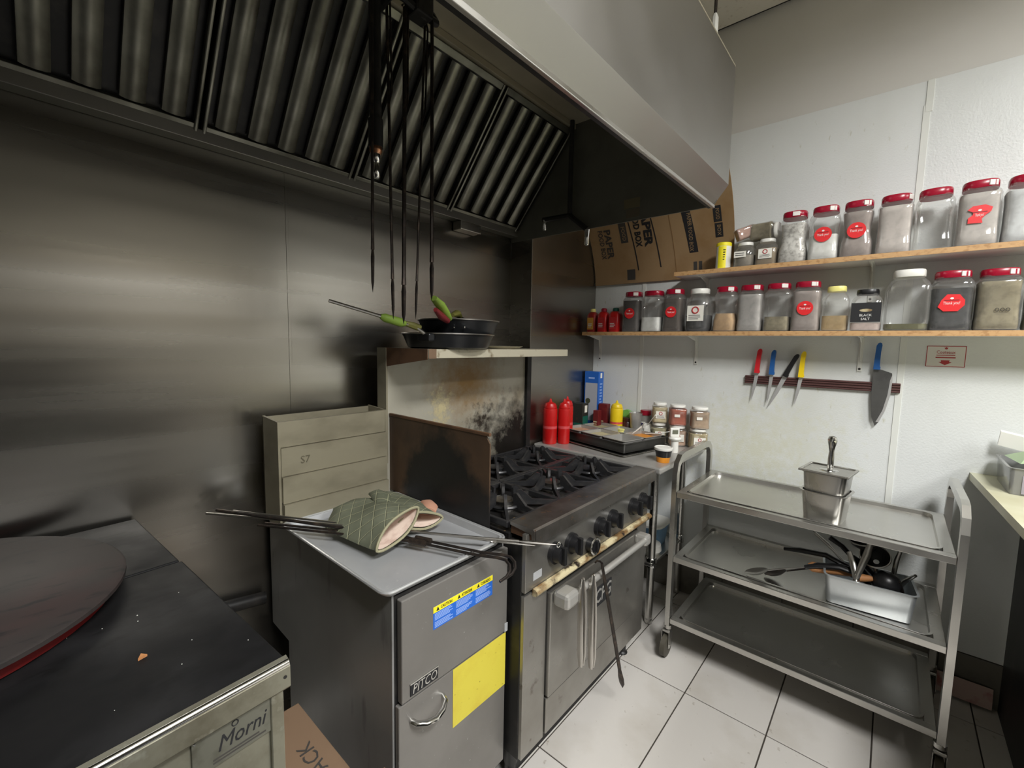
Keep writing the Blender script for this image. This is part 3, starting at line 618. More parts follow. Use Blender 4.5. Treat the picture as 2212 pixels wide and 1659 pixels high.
for (cx, cy, st0) in ((.992, 1.479, 0), (.596, 1.479, 90), (.596, .913, 180), (.992, .913, 270)):
    for k in range(5): a = math.radians(st0+k*22.5); rp.append(V(cx+.024*math.cos(a), cy+.024*math.sin(a), .884))
MB().tube(rp, .0048, 8, closed=True).build('rolled_rim', pm('rim_aluminium', (.62, .63, .63), .35, .6), shp)

# oven mitts
def mitt(c, tip, W, H, rollang, label, patch=False):
    c, tip = Vector(c), Vector(tip); d = (tip-c); L = d.length; rz = math.atan2(d.y, d.x)
    t = thing('oven_mitt', label, 'oven mitt', (c.x, c.y, c.z), rz, 'green oven mitts'); pitchd = math.asin(d.z/L)
    rot = Matrix.Rotation(-pitchd, 4, 'Y') @ Matrix.Rotation(rollang, 4, 'X')
    def loft(off, t0, t1, st=9, n=24):
        mb = MB(); vs = []
        for i in range(st):
            u = t0+(t1-t0)*i/(st-1)
            wd = W/2*(1-.10*u)*math.sqrt(max(0.0, 1-max(0, (u-.70)/.30)**2.2)) if u < .999 else .006
            hh = H/2*(1-.55*u)*math.sqrt(max(0.02, 1-max(0, (u-.75)/.25)**2))
            wd = max(wd-off, .004); hh = max(hh-off, .003)
            for k in range(n):
                a = 2*PI*k/n; cc, ss = math.cos(a), math.sin(a)
                vs.append(rot @ V(u*L, wd*math.copysign(abs(cc)**1.1, cc), hh*math.copysign(abs(ss)**1.35, ss)+.003*math.sin(u*9+cc*3)))
        fs = []
        for i in range(st-1):
            for k in range(n): fs.append((i*n+k, i*n+(k+1) % n, (i+1)*n+(k+1) % n, (i+1)*n+k))
        fs.append(tuple((st-1)*n+k for k in range(n)))
        mb.add(vs, fs, 0, True); return mb, vs[:n]
    mb, rim = loft(0, 0, 1); mb.build('shell', M_QUILT, t, True)
    mi, _ = loft(.007, .004, .8); mi.build('lining', M_LINING, t, True)
    MB().tube(rim, .0042, 6, closed=True).build('binding', pm('binding', srgb(150, 146, 118), .8), t, True)
    # thumb
    tf = .20 if patch else .42
    th_ = MB().tube([rot @ V(L*tf, -W*.34, 0), rot @ V(L*(tf+.10), -W*.50, .004), rot @ V(L*(tf+.24), -W*.58, .004), rot @ V(L*(tf+.32), -W*.56, .002)], [.030, .030, .024, .010], 12, flat=.55)
    th_.build('thumb', M_SCORCH if patch else M_QUILT, t, True)
    return t
mitt((.745, 1.085, .940), (.715, 1.425, .915), .180, .072, math.radians(-26), 'green quilted oven mitt at the front, cuff opening towards the camera')
mitt((.860, 1.125, .918), (.915, 1.43, .925), .160, .058, math.radians(6), 'green quilted oven mitt behind, with a bare pinkish thumb', True)
# skewers and hooks on the tray
G = 'skewers lying across the sheet pan'
skewer([(.40, 1.655, .930), (1.07, .726, .893)], 1, 'long skewer across the sheet pan reaching furthest right, bright towards the ring end', G, False, M_BRIGHTROD, .0038)
MBr = MB().tube([(1.07+.008*math.cos(a), .726, .893+.008*math.sin(a)) for a in [2*PI*k/12 for k in range(12)]], .002, 6, closed=True)
MBr.build('end_ring', M_CHROME, [o for o in D.objects if o.get('label', '').startswith('long skewer across the sheet pan')][0])
skewer([(.47, 1.63, .925), (1.02, .776, .891)], 1, 'shorter bright skewer across the sheet pan, just in front of the longest one', G, False, M_BRIGHTROD, .0036)
skewer([(.42, 1.62, .945), (.80, 1.08, .893)], 1, 'dark skewer whose end disappears under the front oven mitt', G, False, M_IRONROD, .0048)
for k, dx in enumerate((0, .022)):
    t = thing('hook_skewer', ('dark hooked iron rod on the sheet pan, the inner of two hooks', 'dark hooked iron rod on the sheet pan, the outer of two hooks')[k], 'hook', (.86+dx, .82, .89), 0, 'hooked rods on the sheet pan')
    MB().tube([(.50+dx, 1.50, .905), (.78+dx, 1.055, .896), (.855+dx, .86, .893), (.884+dx, .808, .893), (.894+dx, .785, .890), (.892+dx, .768, .882), (.880+dx, .756, .874), (.860+dx, .750, .867), (.835+dx, .752, .863)], [.004, .004, .0042, .0045, .0045, .0045, .0045, .0045, .004], 8).build('rod', M_IRONROD, t)
    MB().cyl((.775+dx, 1.07, .897), (.795+dx, 1.02, .896), .009, .009, 10).build('collar', M_IRONROD, t)

# ================================================================== TANDOOR
RZ = math.radians(3.3)
td = thing('tandoor_oven', 'boxy tandoor oven with blackened top plate and greasy steel front', 'tandoor', (.290, .748, 0), RZ)
def tl(mb, name, mt, parent=td): return mb.build(name, mt, parent, True)
tl(MB().box((-.95, .006, .925), (-.001, .545, .950), .003), 'top_plate', M_TANTOP)
tl(MB().box((-.95, .547, .925), (-.006, .945, .9525), .003), 'top_plate', M_TANTOP)
fl_ = tl(MB().prism([(-.95, 0, .900), (-.95, -.003, .904), (-.95, -.003, .940), (-.95, .002, .950), (-.95, .012, .9535), (-.95, .012, .925), (-.95, .004, .92)], (.951, 0, 0)), 'front_edge', M_TANFRONT)
tl(MB().tube([(-.95, .0015, .9465), (-.0005, .0015, .9465)], .0062, 10), 'rolled_edge', M_CHROME)
tl(MB().lathe([(.003, 0), (.003, .001)], 8).xf(Matrix.Translation((-.008, -.003, .925)) @ Matrix.Rotation(PI/2, 4, 'X')), 'rivet', M_BLACKMETAL)
tl(MB().box((-.945, .010, .10), (-.008, .94, .922), .004), 'body', M_TANFRONT)
tl(MB().box((-.030, .004, .10), (-.008, .012, .900), .002), 'corner_trim', M_TANFRONT)
pl = tl(MB().box((-.142, .0065, .836), (-.022, .0095, .897), .0008), 'name_plate', pm('plate_grey', srgb(128, 128, 116), .4, .7, [(srgb(96, 94, 82), 20, .5, .7, U1, 4)]))
for (a, b) in ((-.138, .893), (-.026, .893), (-.026, .840), (-.138, .840)):
    tl(MB().lathe([(.0022, 0), (.0015, .001)], 8).xf(Matrix.Translation((a, .0065, b)) @ Matrix.Rotation(PI/2, 4, 'X')), 'rivet', M_CHROME, pl)
text('Morni', .036, (-.074, .0062, .868), PX, PZ, M_INK, pl, fit=.072, shear=.3, local=True)
tl(MB().tube([(-.083+.0045*math.cos(a), .0062, .8895+.0045*math.sin(a)) for a in [2*PI*k/16 for k in range(16)]], .0009, 5, closed=True), 'emblem_ring', M_INK, pl)
tl(lines(MB(), (-.075, .0066, .8455), PX, PZ, .08, .010, 2, .0004, .5, .2), 'print_lines', M_INKB, pl)
for (lx, ly) in ((-.03, .05), (-.9, .05), (-.03, .88), (-.9, .88)):
    tl(MB().lathe([(.03, 0), (.03, .008), (.022, .012), (.022, .101)], 12, (lx, ly, 0)), 'leg', M_BLACKMETAL)
ring = MB().lathe([(.335, .0), (.335, .022), (.30, .022), (.30, 0)], 48, (-.20, 1.325, .9536)).build('tandoor_mouth_ring', M_DRED)
tag(centre(ring), 'dark red ring around the tandoor mouth under the lid', 'ring')
lid = MB().lathe([(.02, .004), (.345, .0), (.356, .004), (.356, .012), (.35, .016), (.02, .018)], 64).build('tandoor_lid', M_LID)
lid.location = (-.20, 1.325, .983); lid.rotation_euler = (math.radians(.4), math.radians(1.3), 0); tag(lid, 'large round rusty-brown iron lid covering the tandoor mouth', 'iron lid')  # this round plate is the lid of the tandoor, kept as its own object
cr = MB().prism([(.118, .930, .951), (.131, .934, .951), (.124, .944, .951)], (0, 0, .004)); single(cr, 'food_crumb', M_CORK, 'single orange crumb on the black tandoor top', 'crumb')
cs = MB()
for _ in range(16):
    a, b = random.uniform(-.16, .27), random.uniform(.80, 1.25); s_ = random.uniform(.0004, .0009)
    cs.box((a-s_, b-s_, .9505), (a+s_, b+s_, .9505+s_), 0)
tag(centre(cs.build('flour_specks', M_WHITE)), 'scattered white specks on the black tandoor top', 'crumbs', None, 'stuff')
# carton in the gap and gas pipe
ct = thing('carton', 'brown cardboard carton wedged between the tandoor and the fryer', 'carton', (.42, .95, 0))
MB().box((.345, .70, .0), (.498, 1.225, .455), .003).build('box', M_CARD2, ct)
MB().obox((.530, .83, .452), V(.030, 0, -.010), V(0, .05, 0), V(.0005, 0, .0015)).build('flap', M_CARD2, ct)
text('STACK', .052, (.448, 1.00, .4557), V(0, 1, 0), V(-1, 0, 0), M_INKB, ct)
single(MB().tube([(.25, 1.685, .60), (.575, 1.685, .55)], .022, 12), 'gas_pipe', M_BLACKMETAL, 'dark gas pipe low on the steel wall between tandoor and fryer', 'pipe')

# ================================================================== PREP TABLE
tb = thing('prep_table', 'stainless steel work table squeezed between the range and the white wall', 'table', (2.32, 1.16, 0))
TZ = .925
MB().box((1.99, .785, TZ-.03), (2.64, 1.545, TZ), .008).build('table_top', M_DIMSTEEL, tb)
MB().box((2.17, .88, .335), (2.63, 1.50, .353), .004).build('undershelf', M_STEEL, tb)
for (lx, ly) in ((2.21, .90), (2.615, .90), (2.21, 1.49), (2.615, 1.49)):
    MB().cyl((lx, ly, .012), (lx, ly, TZ-.03), .020, n=16).build('leg', M_STEEL, tb)
    MB().lathe([(.014, 0), (.02, .004), (.021, .03), (.018, .035)], 14, (lx, ly, 0)).build('foot', M_STEEL, tb)
    MB().lathe([(.030, .325), (.030, .365), (.024, .372)], 14, (lx, ly, 0)).build('shelf_clamp', M_CHROME, tb)
bx = thing('storage_tub', 'light blue plastic tub on the undershelf of the work table', 'tub', (2.42, 1.0, .353))
MB().lathe([(.085, .3535), (.10, .46), (.106, .462), (.106, .472), (.098, .472), (.098, .468)], 28, (2.44, 1.02, 0), e=4).build('tub', M_LBLUE, bx)
MB().lathe([(.108, .470), (.108, .482), (.09, .486)], 28, (2.44, 1.02, 0), e=4).build('lid', M_WHITE, bx)
single(MB().lathe([(.06, 0), (.075, .02), (.07, .05), (.03, .065)], 16, (2.30, .96, .3535)), 'plastic_bag', M_BAG, 'crumpled clear plastic bag on the work table undershelf', 'bag')

# tray with sauce pans on the table
ang = math.atan2(1.462-.947, 2.194-2.075)
st = thing('condiment_tray', 'steel tray holding several small condiment pans beside the burners', 'tray', (2.315, 1.225, TZ), math.radians(-13))
Lh, Wh = .270, .205
op = open_pan('x', -Wh, Wh, -Lh, Lh, .0005, .012, .006, M_STEEL, lip=.008, th=.0015); op.build('base_tray', M_STEEL, st, True)
op = open_pan('x', -Wh+.025, Wh-.025, -Lh+.02, Lh-.02, .014, .066, .004, M_STEEL, lip=.010, th=.0015, bev=.012); op.build('pan_holder', pm('holder_dark', (.10, .10, .095), .35, .8), st, True)
ci = 0
for i in range(2):
    for j in range(3):
        a0 = -.172+i*.174; b0 = -.244+j*.163
        pmb = open_pan('x', a0+.012, a0+.160, b0+.010, b0+.152, .020, .0735, .003, M_STEEL, lip=.007, th=.0012, bev=.012)
        q = pmb.build('condiment_pan', M_DIMSTEEL, st, True)
        mt = [None, cont('onion', (200, 190, 150)), cont('salad', (206, 160, 130)), M_ORANGE, None, cont('onion2', (176, 168, 130))][(i*3+j) % 6]
        if mt: MB().box((a0+.014, b0+.012, .024), (a0+.158, b0+.150, .058), .004).build('sauce', mt, q, True)
def spoonlike(name, pts, rs, mt, label, cat, grp=None, bowl=None):
    t = thing(name, label, cat, pts[0], 0, grp)
    MB().tube(pts, rs, 8, flat=.5).build('handle', mt, t)
    if bowl:
        b = MB().lathe([(.001, -.010), (bowl[1]*.6, -.008), (bowl[1], .002), (bowl[1]*.92, .001), (bowl[1]*.5, -.005), (.001, -.007)], 20)
        d = (Vector(pts[-1])-Vector(pts[-2])).normalized(); a = math.atan2(d.y, d.x)
        b.xf(Matrix.Translation(Vector(pts[-1])+d*bowl[1]*bowl[2]) @ Matrix.Rotation(a, 4, 'Z') @ Matrix.Rotation(-math.asin(max(-1, min(1, d.z))), 4, 'Y') @ Matrix.Diagonal((bowl[2], 1, 1, 1)))
        b.build('bowl', mt, t)
    return t
spoonlike('plastic_spoon', [(2.31, 1.12, .998), (2.30, 1.08, 1.005), (2.335, 1.045, 1.045)], [.006, .006, .010], M_WHITE, 'white plastic spoon standing in the middle condiment pan', 'spoon', 'white spoons in the condiment tray')
spoonlike('plastic_spoon', [(2.42, 1.06, .992), (2.44, .99, .998), (2.47, .92, 1.018)], [.004, .005, .006], M_WHITE, 'white plastic spoon lying over the front pan beside the orange sauce', 'spoon', 'white spoons in the condiment tray')
# squeeze bottles
def squeeze(x, y, R, H, mt, label, grp, tip=None, band=True):
    t = thing('squeeze_bottle', label, 'squeeze bottle', (x, y, TZ+.0005), 0, grp)
    z = TZ+.0005
    MB().lathe([(R*.92, z), (R, z+.006), (R, z+H*.74), (R*.95, z+H*.78), (R*.80, z+H*.79)], 24, (x, y, 0)).build('bottle', mt, t)
    MB().lathe([(R*.90, z+H*.79), (R*.90, z+H*.83), (R*.72, z+H*.89), (R*.34, z+H*.915), (R*.22, z+H*.93), (R*.12, z+H*.99), (R*.06, z+H)], 20, (x, y, 0)).build('nozzle_cap', tip or mt, t)
    if band: MB().lathe([(R*1.012, z+H*.34), (R*1.012, z+H*.40)], 24, (x, y, 0), caps=False).build('volume_mark', pm('faded_mark', srgb(214, 80, 84) if mt is M_SQRED else srgb(246, 232, 130), .4), t)
G = 'squeeze bottles on the work table'
squeeze(2.055, 1.478, .041, .262, M_SQRED, 'red squeeze bottle furthest left, next to the backguard post', G)
squeeze(2.112, 1.420, .035, .262, M_SQRED, 'middle one of the three red squeeze bottles', G)
squeeze(2.225, 1.475, .036, .262, M_SQRED, 'red squeeze bottle with a yellow-stained nozzle', G, M_SQRED)
squeeze(2.545, 1.31, .040, .225, M_SQYEL, 'bright yellow squeeze bottle standing behind the condiment tray', G)
# boxes
def carton(name, x0, x1, y0, y1, h, mats, label, cat, fn=None, grp=None):
    t = thing(name, label, cat, ((x0+x1)/2, (y0+y1)/2, TZ), 0, grp)
    MB().box((x0, y0, TZ+.0005), (x1, y1, TZ+h), .0015).build('box', mats, t)
    if fn: fn(t)
    return t
def bluebox(t):
    X = 2.5295
    plate((X, 1.492, TZ+.20), NY, PZ, .090, .25, .0008).build('pale_panel', M_BPALE, t)
    disc((X-.001, 1.515, TZ+.205), NY, PZ, .018, .0006).build('picture_spot', pm('leaf_print', srgb(70, 74, 52), .6), t)
    lines(MB(), (X, 1.492, TZ+.358), NY, PZ, .045, .016, 1, .0006, .7, 0).build('print_lines', M_INKLB, t)
    lines(MB(), (2.5625, 1.4395, TZ+.26), PX, PZ, .032, .14, 7, .0006, .4, .5).build('print_lines', M_INKLB, t)
    plate((2.5625, 1.4398, TZ+.375), PX, PZ, .022, .034, .0006).build('price_tag', M_PAPER, t)
carton('blue_carton', 2.53, 2.595, 1.44, 1.545, .40, M_BBLUE, 'tall blue carton with a pale front panel in the wall corner', 'carton', bluebox)
def darkbox(t):
    plate((2.425, 1.4648, TZ+.165), PX, PZ, .030, .045, .0006).build('price_tag', M_PAPER, t)
    plate((2.420, 1.4648, TZ+.070), PX, PZ, .060, .10, .0006).build('green_panel', M_DGREEN, t)
    plate((2.3848, 1.50, TZ+.045), NY, PZ, .06, .06, .0006).build('green_panel', M_DGREEN, t)
carton('spice_carton', 2.385, 2.455, 1.465, 1.540, .20, M_DARKC, 'small dark green spice carton between red bottle and maroon cartons', 'carton', darkbox)
def marbox(x0, yc):
    def fn(t):
        lines(MB(), (x0-.0005, yc, TZ+.06), NY, PZ, .030, .06, 4, .0006, .5, .5).build('print_lines', M_CREAMRAIL, t)
    return fn
carton('maroon_carton', 2.470, 2.512, 1.400, 1.437, .155, M_MAROON, 'left maroon spice carton behind the condiment tray', 'carton', marbox(2.470, 1.418), 'maroon cartons')
carton('maroon_carton', 2.525, 2.570, 1.370, 1.430, .195, M_MAROON, 'right taller maroon spice carton beside the yellow squeeze bottle', 'carton', marbox(2.525, 1.40), 'maroon cartons')
single(MB().lathe([(.03, 0), (.036, .006), (.036, .085), (.030, .095), (.034, .097), (.034, .115), (.03, .118)], 20, (2.590, 1.255, TZ+.0005)), 'sauce_jar', pm('brown_jar', srgb(66, 34, 30), .3), 'dark brown sauce jar with black lid behind the white tub', 'jar')
single(MB().prism([(2.60, 1.30, TZ+.0005), (2.60, 1.24, TZ+.0005), (2.605, 1.235, TZ+.15), (2.605, 1.27, TZ+.165), (2.603, 1.30, TZ+.155)], (.022, 0, 0)), 'green_packet', pm('green_packet', srgb(120, 180, 90), .4), 'green foil packet propped against the wall behind the yellow bottle', 'packet')
single(MB().lathe([(.026, 0), (.033, .05), (.036, .052), (.036, .060), (.02, .062)], 20, (2.505, 1.245, TZ+.0005)), 'white_tub', M_LYELLOW, 'small cream plastic tub beside the yellow squeeze bottle', 'tub')
t = thing('plastic_cup', 'cloudy empty plastic cup behind the condiment tray', 'cup', (2.572, 1.190, TZ))
MB().lathe([(.030, TZ+.0005), (.041, TZ+.155), (.043, TZ+.158), (.040, TZ+.158), (.029, TZ+.004)], 24, (2.572, 1.190, 0)).build('cup', M_CLEARF, t)
MB().lathe([(.027, TZ+.004), (.034, TZ+.055), (.01, TZ+.058)], 20, (2.572, 1.190, 0)).build('dregs', cont('dregs', (170, 146, 120)), t)
t = thing('spice_jar', 'small clear jar with a bright red cap behind the white plastic bag', 'jar', (2.612, 1.145, TZ), 0, 'jars on the work table')
MB().lathe([(.028, TZ+.0005), (.032, TZ+.005), (.032, TZ+.125), (.028, TZ+.138), (.028, TZ+.145)], 20, (2.612, 1.145, 0)).build('body', M_CLEARF, t)
MB().lathe([(.033, TZ+.145), (.033, TZ+.172), (.030, TZ+.175)], 20, (2.612, 1.145, 0)).build('lid', M_RED, t)
plate((2.579, 1.145, TZ+.08), NY, PZ, .030, .05, .0008).build('paper_label', M_PAPER, t)
plate((2.578, 1.145, TZ+.09), NY, PZ, .026, .014, .0006).build('logo_patch', pm('navy', srgb(36, 30, 80), .5), t)
bg = MB()
vs = []; n = 20
for i, (r, z) in enumerate(((.042, 0), (.055, .02), (.052, .05), (.044, .075), (.030, .10))):
    for k in range(n):
        a = 2*PI*k/n; q = 1+.16*math.sin(a*3+i*1.3)+.10*math.sin(a*7+i*2.1); vs.append(V(2.560+r*.7*q*math.cos(a), 1.112+r*q*.8*math.sin(a), TZ+.0005+z))
bg.add(vs, [(i*n+k, i*n+(k+1) % n, (i+1)*n+(k+1) % n, (i+1)*n+k) for i in range(4) for k in range(n)]+[tuple(range(n-1, -1, -1)), tuple(4*n+k for k in range(n))], 0, False)
single(bg, 'spice_bag', M_BAG, 'crumpled white plastic bag between the cup and the stacked jars', 'bag')
spoonlike('bag_scoop', [(2.545, 1.12, TZ+.08), (2.535, 1.09, TZ+.105), (2.50, 1.035, TZ+.17)], [.004, .004, .005], M_WHITE, 'thin white plastic scoop sticking up out of the bag', 'scoop')
t = thing('timer', 'white digital probe thermometer standing in front of the stacked jars', 'timer', (2.36, .862, TZ))
MB().lathe([(.020, TZ+.0005), (.019, TZ+.065), (.030, TZ+.070), (.034, TZ+.078), (.030, TZ+.086), (.014, TZ+.09)], 20, (2.36, .862, 0)).build('body', M_WHITE, t)
MB().obox((2.357, .865, TZ+.112), V(.010, .010, 0)*.6, V(.018, -.018, 0), V(0, 0, .024), .004).build('head', M_WHITE, t)
MB().obox((2.3505, .8585, TZ+.114), V(.001, .001, 0), V(.011, -.011, 0), V(0, 0, .011)).build('display', pm('lcd', srgb(110, 112, 96), .3), t)
t = thing('sauce_cup', 'small sauce tub with black band and white lid at the front table corner', 'cup', (2.125, .830, TZ))
MB().lathe([(.030, TZ+.0005), (.034, TZ+.028), (.030, TZ+.028)], 24, (2.125, .83, 0)).build('sauce', M_ORANGE, t)
MB().lathe([(.0345, TZ+.028), (.041, TZ+.062)], 24, (2.125, .83, 0), caps=False).build('band', M_BLACKP, t)
MB().lathe([(.043, TZ+.062), (.045, TZ+.066), (.045, TZ+.074), (.040, TZ+.076), (.038, TZ+.073), (.005, TZ+.073)], 24, (2.125, .83, 0)).build('lid', M_WHITE, t)

# ================================================================== JARS
def jar_mesh(wd, ht, kind, n=28):
    """returns body profile, exponent, lid height, inner radius"""
    R = wd/2; lh = .11*ht
    if kind == 'square': pr = [(R*.93, .0), (R, .008), (R, ht*.16), (R*.97, ht*.19), (R*.97, ht*.66), (R, ht*.69), (R, ht*.78), (R*.93, ht*.83), (R*.80, ht*.865), (R*.80, ht-lh+.002)]; e = 5.
    elif kind == 'grip': pr = [(R*.93, .0), (R, .008), (R, ht*.24), (R*.84, ht*.40), (R*.82, ht*.58), (R*.95, ht*.74), (R*.92, ht*.82), (R*.80, ht*.865), (R*.80, ht-lh+.002)]; e = 4.
    elif kind == 'round': pr = [(R*.80, .0), (R*.95, .010), (R, ht*.12), (R, ht*.62), (R*.90, ht*.74), (R*.68, ht*.84), (R*.66, ht-lh+.002)]; e = 2.3
    else: pr = [(R*.92, .0), (R, .008), (R, ht*.70), (R*.86, ht*.80), (R*.66, ht*.86), (R*.66, ht-lh+.002)]; e = 5.
    return pr, e, lh
def interp(pr, z):
    for (a, b) in zip(pr, pr[1:]):
        if a[1] <= z <= b[1]: return a[0]+(b[0]-a[0])*(z-a[1])/max(1e-6, b[1]-a[1])
    return pr[-1][0]
def jar(x, y, z, wd, ht, kind, lidm, fill, cmat, label, grp, sticker=None, tab=0, dep=None, rz=0, extra=None, tilt=None, lidr=None):
    t = thing('jar', label, 'jar', (x, y, z+.0004), rz, grp)
    pr, e, lh = jar_mesh(wd, ht, kind); ry = (dep or wd)/wd
    MB().lathe(pr, 32, e=e, ry=ry).build('body', M_CLEAR, t, True)
    if fill > .02:
        H = .004+fill*(ht*.80); zs = [.004, .010]+[H*k/6 for k in range(1, 7)]
        MB().lathe([(interp(pr, q)*.965-.0015, q) for q in sorted(zs)], 32, e=e, ry=ry).build('contents', cmat, t, True)
    Rl = (lidr or (pr[-1][0]*1.07)); lz = ht-lh
    MB().lathe([(Rl*.98, lz-.002), (Rl, lz), (Rl, ht-.006), (Rl*.95, ht), (Rl*.3, ht)], 32, e=2.6 if e > 3 else 2.0, ry=1).build('lid', lidm, t, True)
    fx = -wd/2*ry
    if tab:
        a = math.radians(tab)
        MB().obox(V(-Rl*1.005*math.cos(a), Rl*1.005*math.sin(a), lz+lh*.45), V(-math.sin(a), -math.cos(a), 0)*.014, V(0, 0, lh*.36), V(math.cos(a), -math.sin(a), 0)*.0035).build('lid_tab', pm('tab_white', srgb(226, 222, 216), .4), t, True)
    if sticker in ('round', 'torn', 'cut'):
        r = wd*.28; zz = ht*.46; X = fx-.0008
        if sticker == 'round': MB_ = disc((X, 0, zz), NY, PZ, r, .0008)
        elif sticker == 'cut': MB_ = MB().prism([V(X, -r*b, zz+r*a) for b, a in ((-1.1, -.45), (-.6, -.95), (.55, -.95), (1.05, -.3), (1.05, .25), (.6, .9), (-.4, .95), (-.85, .3))], (-.0008, 0, 0))
        else: MB_ = MB().prism([V(X, -r*b, zz+r*a) for b, a in ((-.9, -.9), (.3, -.95), (.2, -.5), (.5, -.1), (.9, .25), (1, .7), (.4, 1.05), (-.6, 1.0), (-1, .6), (-.5, .3), (-.55, 0), (-.9, -.3))], (-.0008, 0, 0))
        MB_.build('sticker', M_STICK, t, True)
        text('Thank you!', r*.46, (X-.0010, 0, zz-(r*.05)), NY, PZ, M_INKW, t, fit=r*1.35 if sticker != 'torn' else r*.7, local=True)
        disc((X-.0011, 0, zz+r*.48), NY, PZ, r*.16, .0004, 12, .7).build('sticker_mark', M_INKW, t, True)
        lines(MB(), (X-.0008, 0, zz+r*.27), NY, PZ, r*1.2, r*.14, 1, .0004, .6, 0).build('print_lines', pm('sticker_dark', srgb(120, 20, 26), .5), t, True)
    elif sticker == 'paper':
        X = fx-.0006; zz = ht*.42; hw, hh = wd*.62, ht*.36
        plate((X, 0, zz), NY, PZ, hw, hh, .0008).build('paper_label', M_PAPER, t, True)
        MB().tube([(X-.0012, hh*.20*math.cos(a), zz+hh*.20+hh*.20*math.sin(a)) for a in [2*PI*k/16 for k in range(16)]], hh*.045, 5, closed=True).build('label_emblem', M_INKR, t, True)
        lines(MB(), (X-.0008, 0, zz-hh*.24), NY, PZ, hw*.8, hh*.36, 3, .0004, .35, .3).build('print_lines', M_INKB, t, True)
    if extra: extra(t, fx, ht, wd)
    return t
LZ, UZ = 1.583, 1.908
JX = 2.522
GL, GU = 'jars on the lower shelf', 'jars on the upper shelf'
BROWN = cont('brown', (70, 62, 58)); WHITEP = cont('white', (232, 232, 228), (220, 220, 214)); BLACKS = cont('black', (40, 40, 42), (60, 60, 62)); TAN = cont('tan', (206, 172, 128)); OLIVE = cont('olive', (150, 140, 112), (128, 118, 92))
GREYW = cont('greyw', (186, 182, 178)); PINKS = cont('salt', (222, 204, 196)); HERB = cont('herb', (112, 110, 70)); TAN2 = cont('tan2', (196, 168, 118)); MAUVE = cont('mauve', (168, 156, 150)); COARSE = cont('coarse', (226, 224, 218), (170, 166, 160), 60)
def salt_label(t, fx, ht, wd):
    plate((fx-.0006, 0, ht*.44), NY, PZ, wd*.92, ht*.46, .0008).build('black_label', M_INK, t, True)
    text('BLACK', .014, (fx-.0018, 0, ht*.37), NY, PZ, M_INKW, t, local=True); text('SALT', .014, (fx-.0018, 0, ht*.28), NY, PZ, M_INKW, t, local=True)
    disc((fx-.0016, 0, ht*.49), NY, PZ, .022, .0004, 16, .3).build('label_dish', M_CREAMRAIL, t, True)
def marker(t, fx, ht, wd):
    for q in (-.014, 0, .014): MB().tube([(fx-.001, -.01+q+.005*math.cos(a), ht*.33+.006*math.sin(a)) for a in [2*PI*k/10 for k in range(10)]], .0011, 5, closed=True).build('marker_scribble', M_INKB, t, True)
low = [ # y, w, h, kind, lid, fill, contents, sticker, tab, label
 (1.212, .112, .238, 'square', M_RED, .95, BROWN, 'round', -35, 'dark brown-filled red-lidded jar with round sticker, next to the small red bottles'),
 (1.086, .122, .236, 'square', M_RED, .42, WHITEP, None, 0, 'red-lidded jar less than half full of white powder on the lower shelf'),
 (.962, .110, .238, 'square', M_RED, .95, cont('brown2', (84, 70, 60)), 'round', -35, 'dark jar with round red sticker left of the white-lidded lower-shelf jar'),
 (.825, .140, .232, 'round', M_WHITE, .45, BLACKS, 'paper', 0, 'round white-lidded jar with a paper label and black seeds'),
 (.687, .114, .233, 'grip', M_RED, .48, TAN, None, -35, 'waisted red-lidded jar half full of orange-tan powder'),
 (.567, .116, .233, 'square', M_RED, .97, GREYW, None, -35, 'red-lidded jar of whitish grains right of the waisted tan jar'),
 (.447, .115, .232, 'square', M_RED, .36, OLIVE, None, -35, 'red-lidded jar one third full of olive-tan seeds'),
 (.328, .117, .232, 'square', M_RED, .98, MAUVE, 'round', -35, 'mauve-grey filled jar with round thank-you sticker left of the yellow-lidded jar'),
 (.216, .102, .203, 'plain', M_LYELLOW, .40, TAN2, None, 0, 'squat jar with pale yellow lid, part full of tan powder'),
 (.104, .112, .181, 'plain', M_BLACKP, .22, PINKS, None, 0, 'small black-lidded salt jar with a black label'),
 (-.028, .148, .253, 'plain', M_WHITE, .12, HERB, None, 0, 'big nearly empty white-lidded jar with green herbs at the bottom'),
 (-.159, .126, .236, 'square', M_RED, .86, BLACKS, 'cut', -35, 'black-filled red-lidded jar with a trimmed angular red sticker'),
 (-.287, .124, .233, 'square', M_RED, .97, OLIVE, None, -35, 'grey-olive filled red-lidded jar at the right end of the lower shelf'),
 (-.412, .116, .215, 'square', M_GREENP, .7, HERB, None, 0, 'jar cut off by the right edge of the photo on the lower shelf')]
for (yy, wd, ht, kd, lm, fi, cm, stk, tab, lab) in low:
    jar(JX, yy, LZ, wd, ht, kd, lm, fi, cm, lab, GL, stk, tab, min(wd, .125), extra=salt_label if lm is M_BLACKP else (marker if yy == -.287 else None), lidr=.052 if lm is M_WHITE and kd == 'plain' else None)
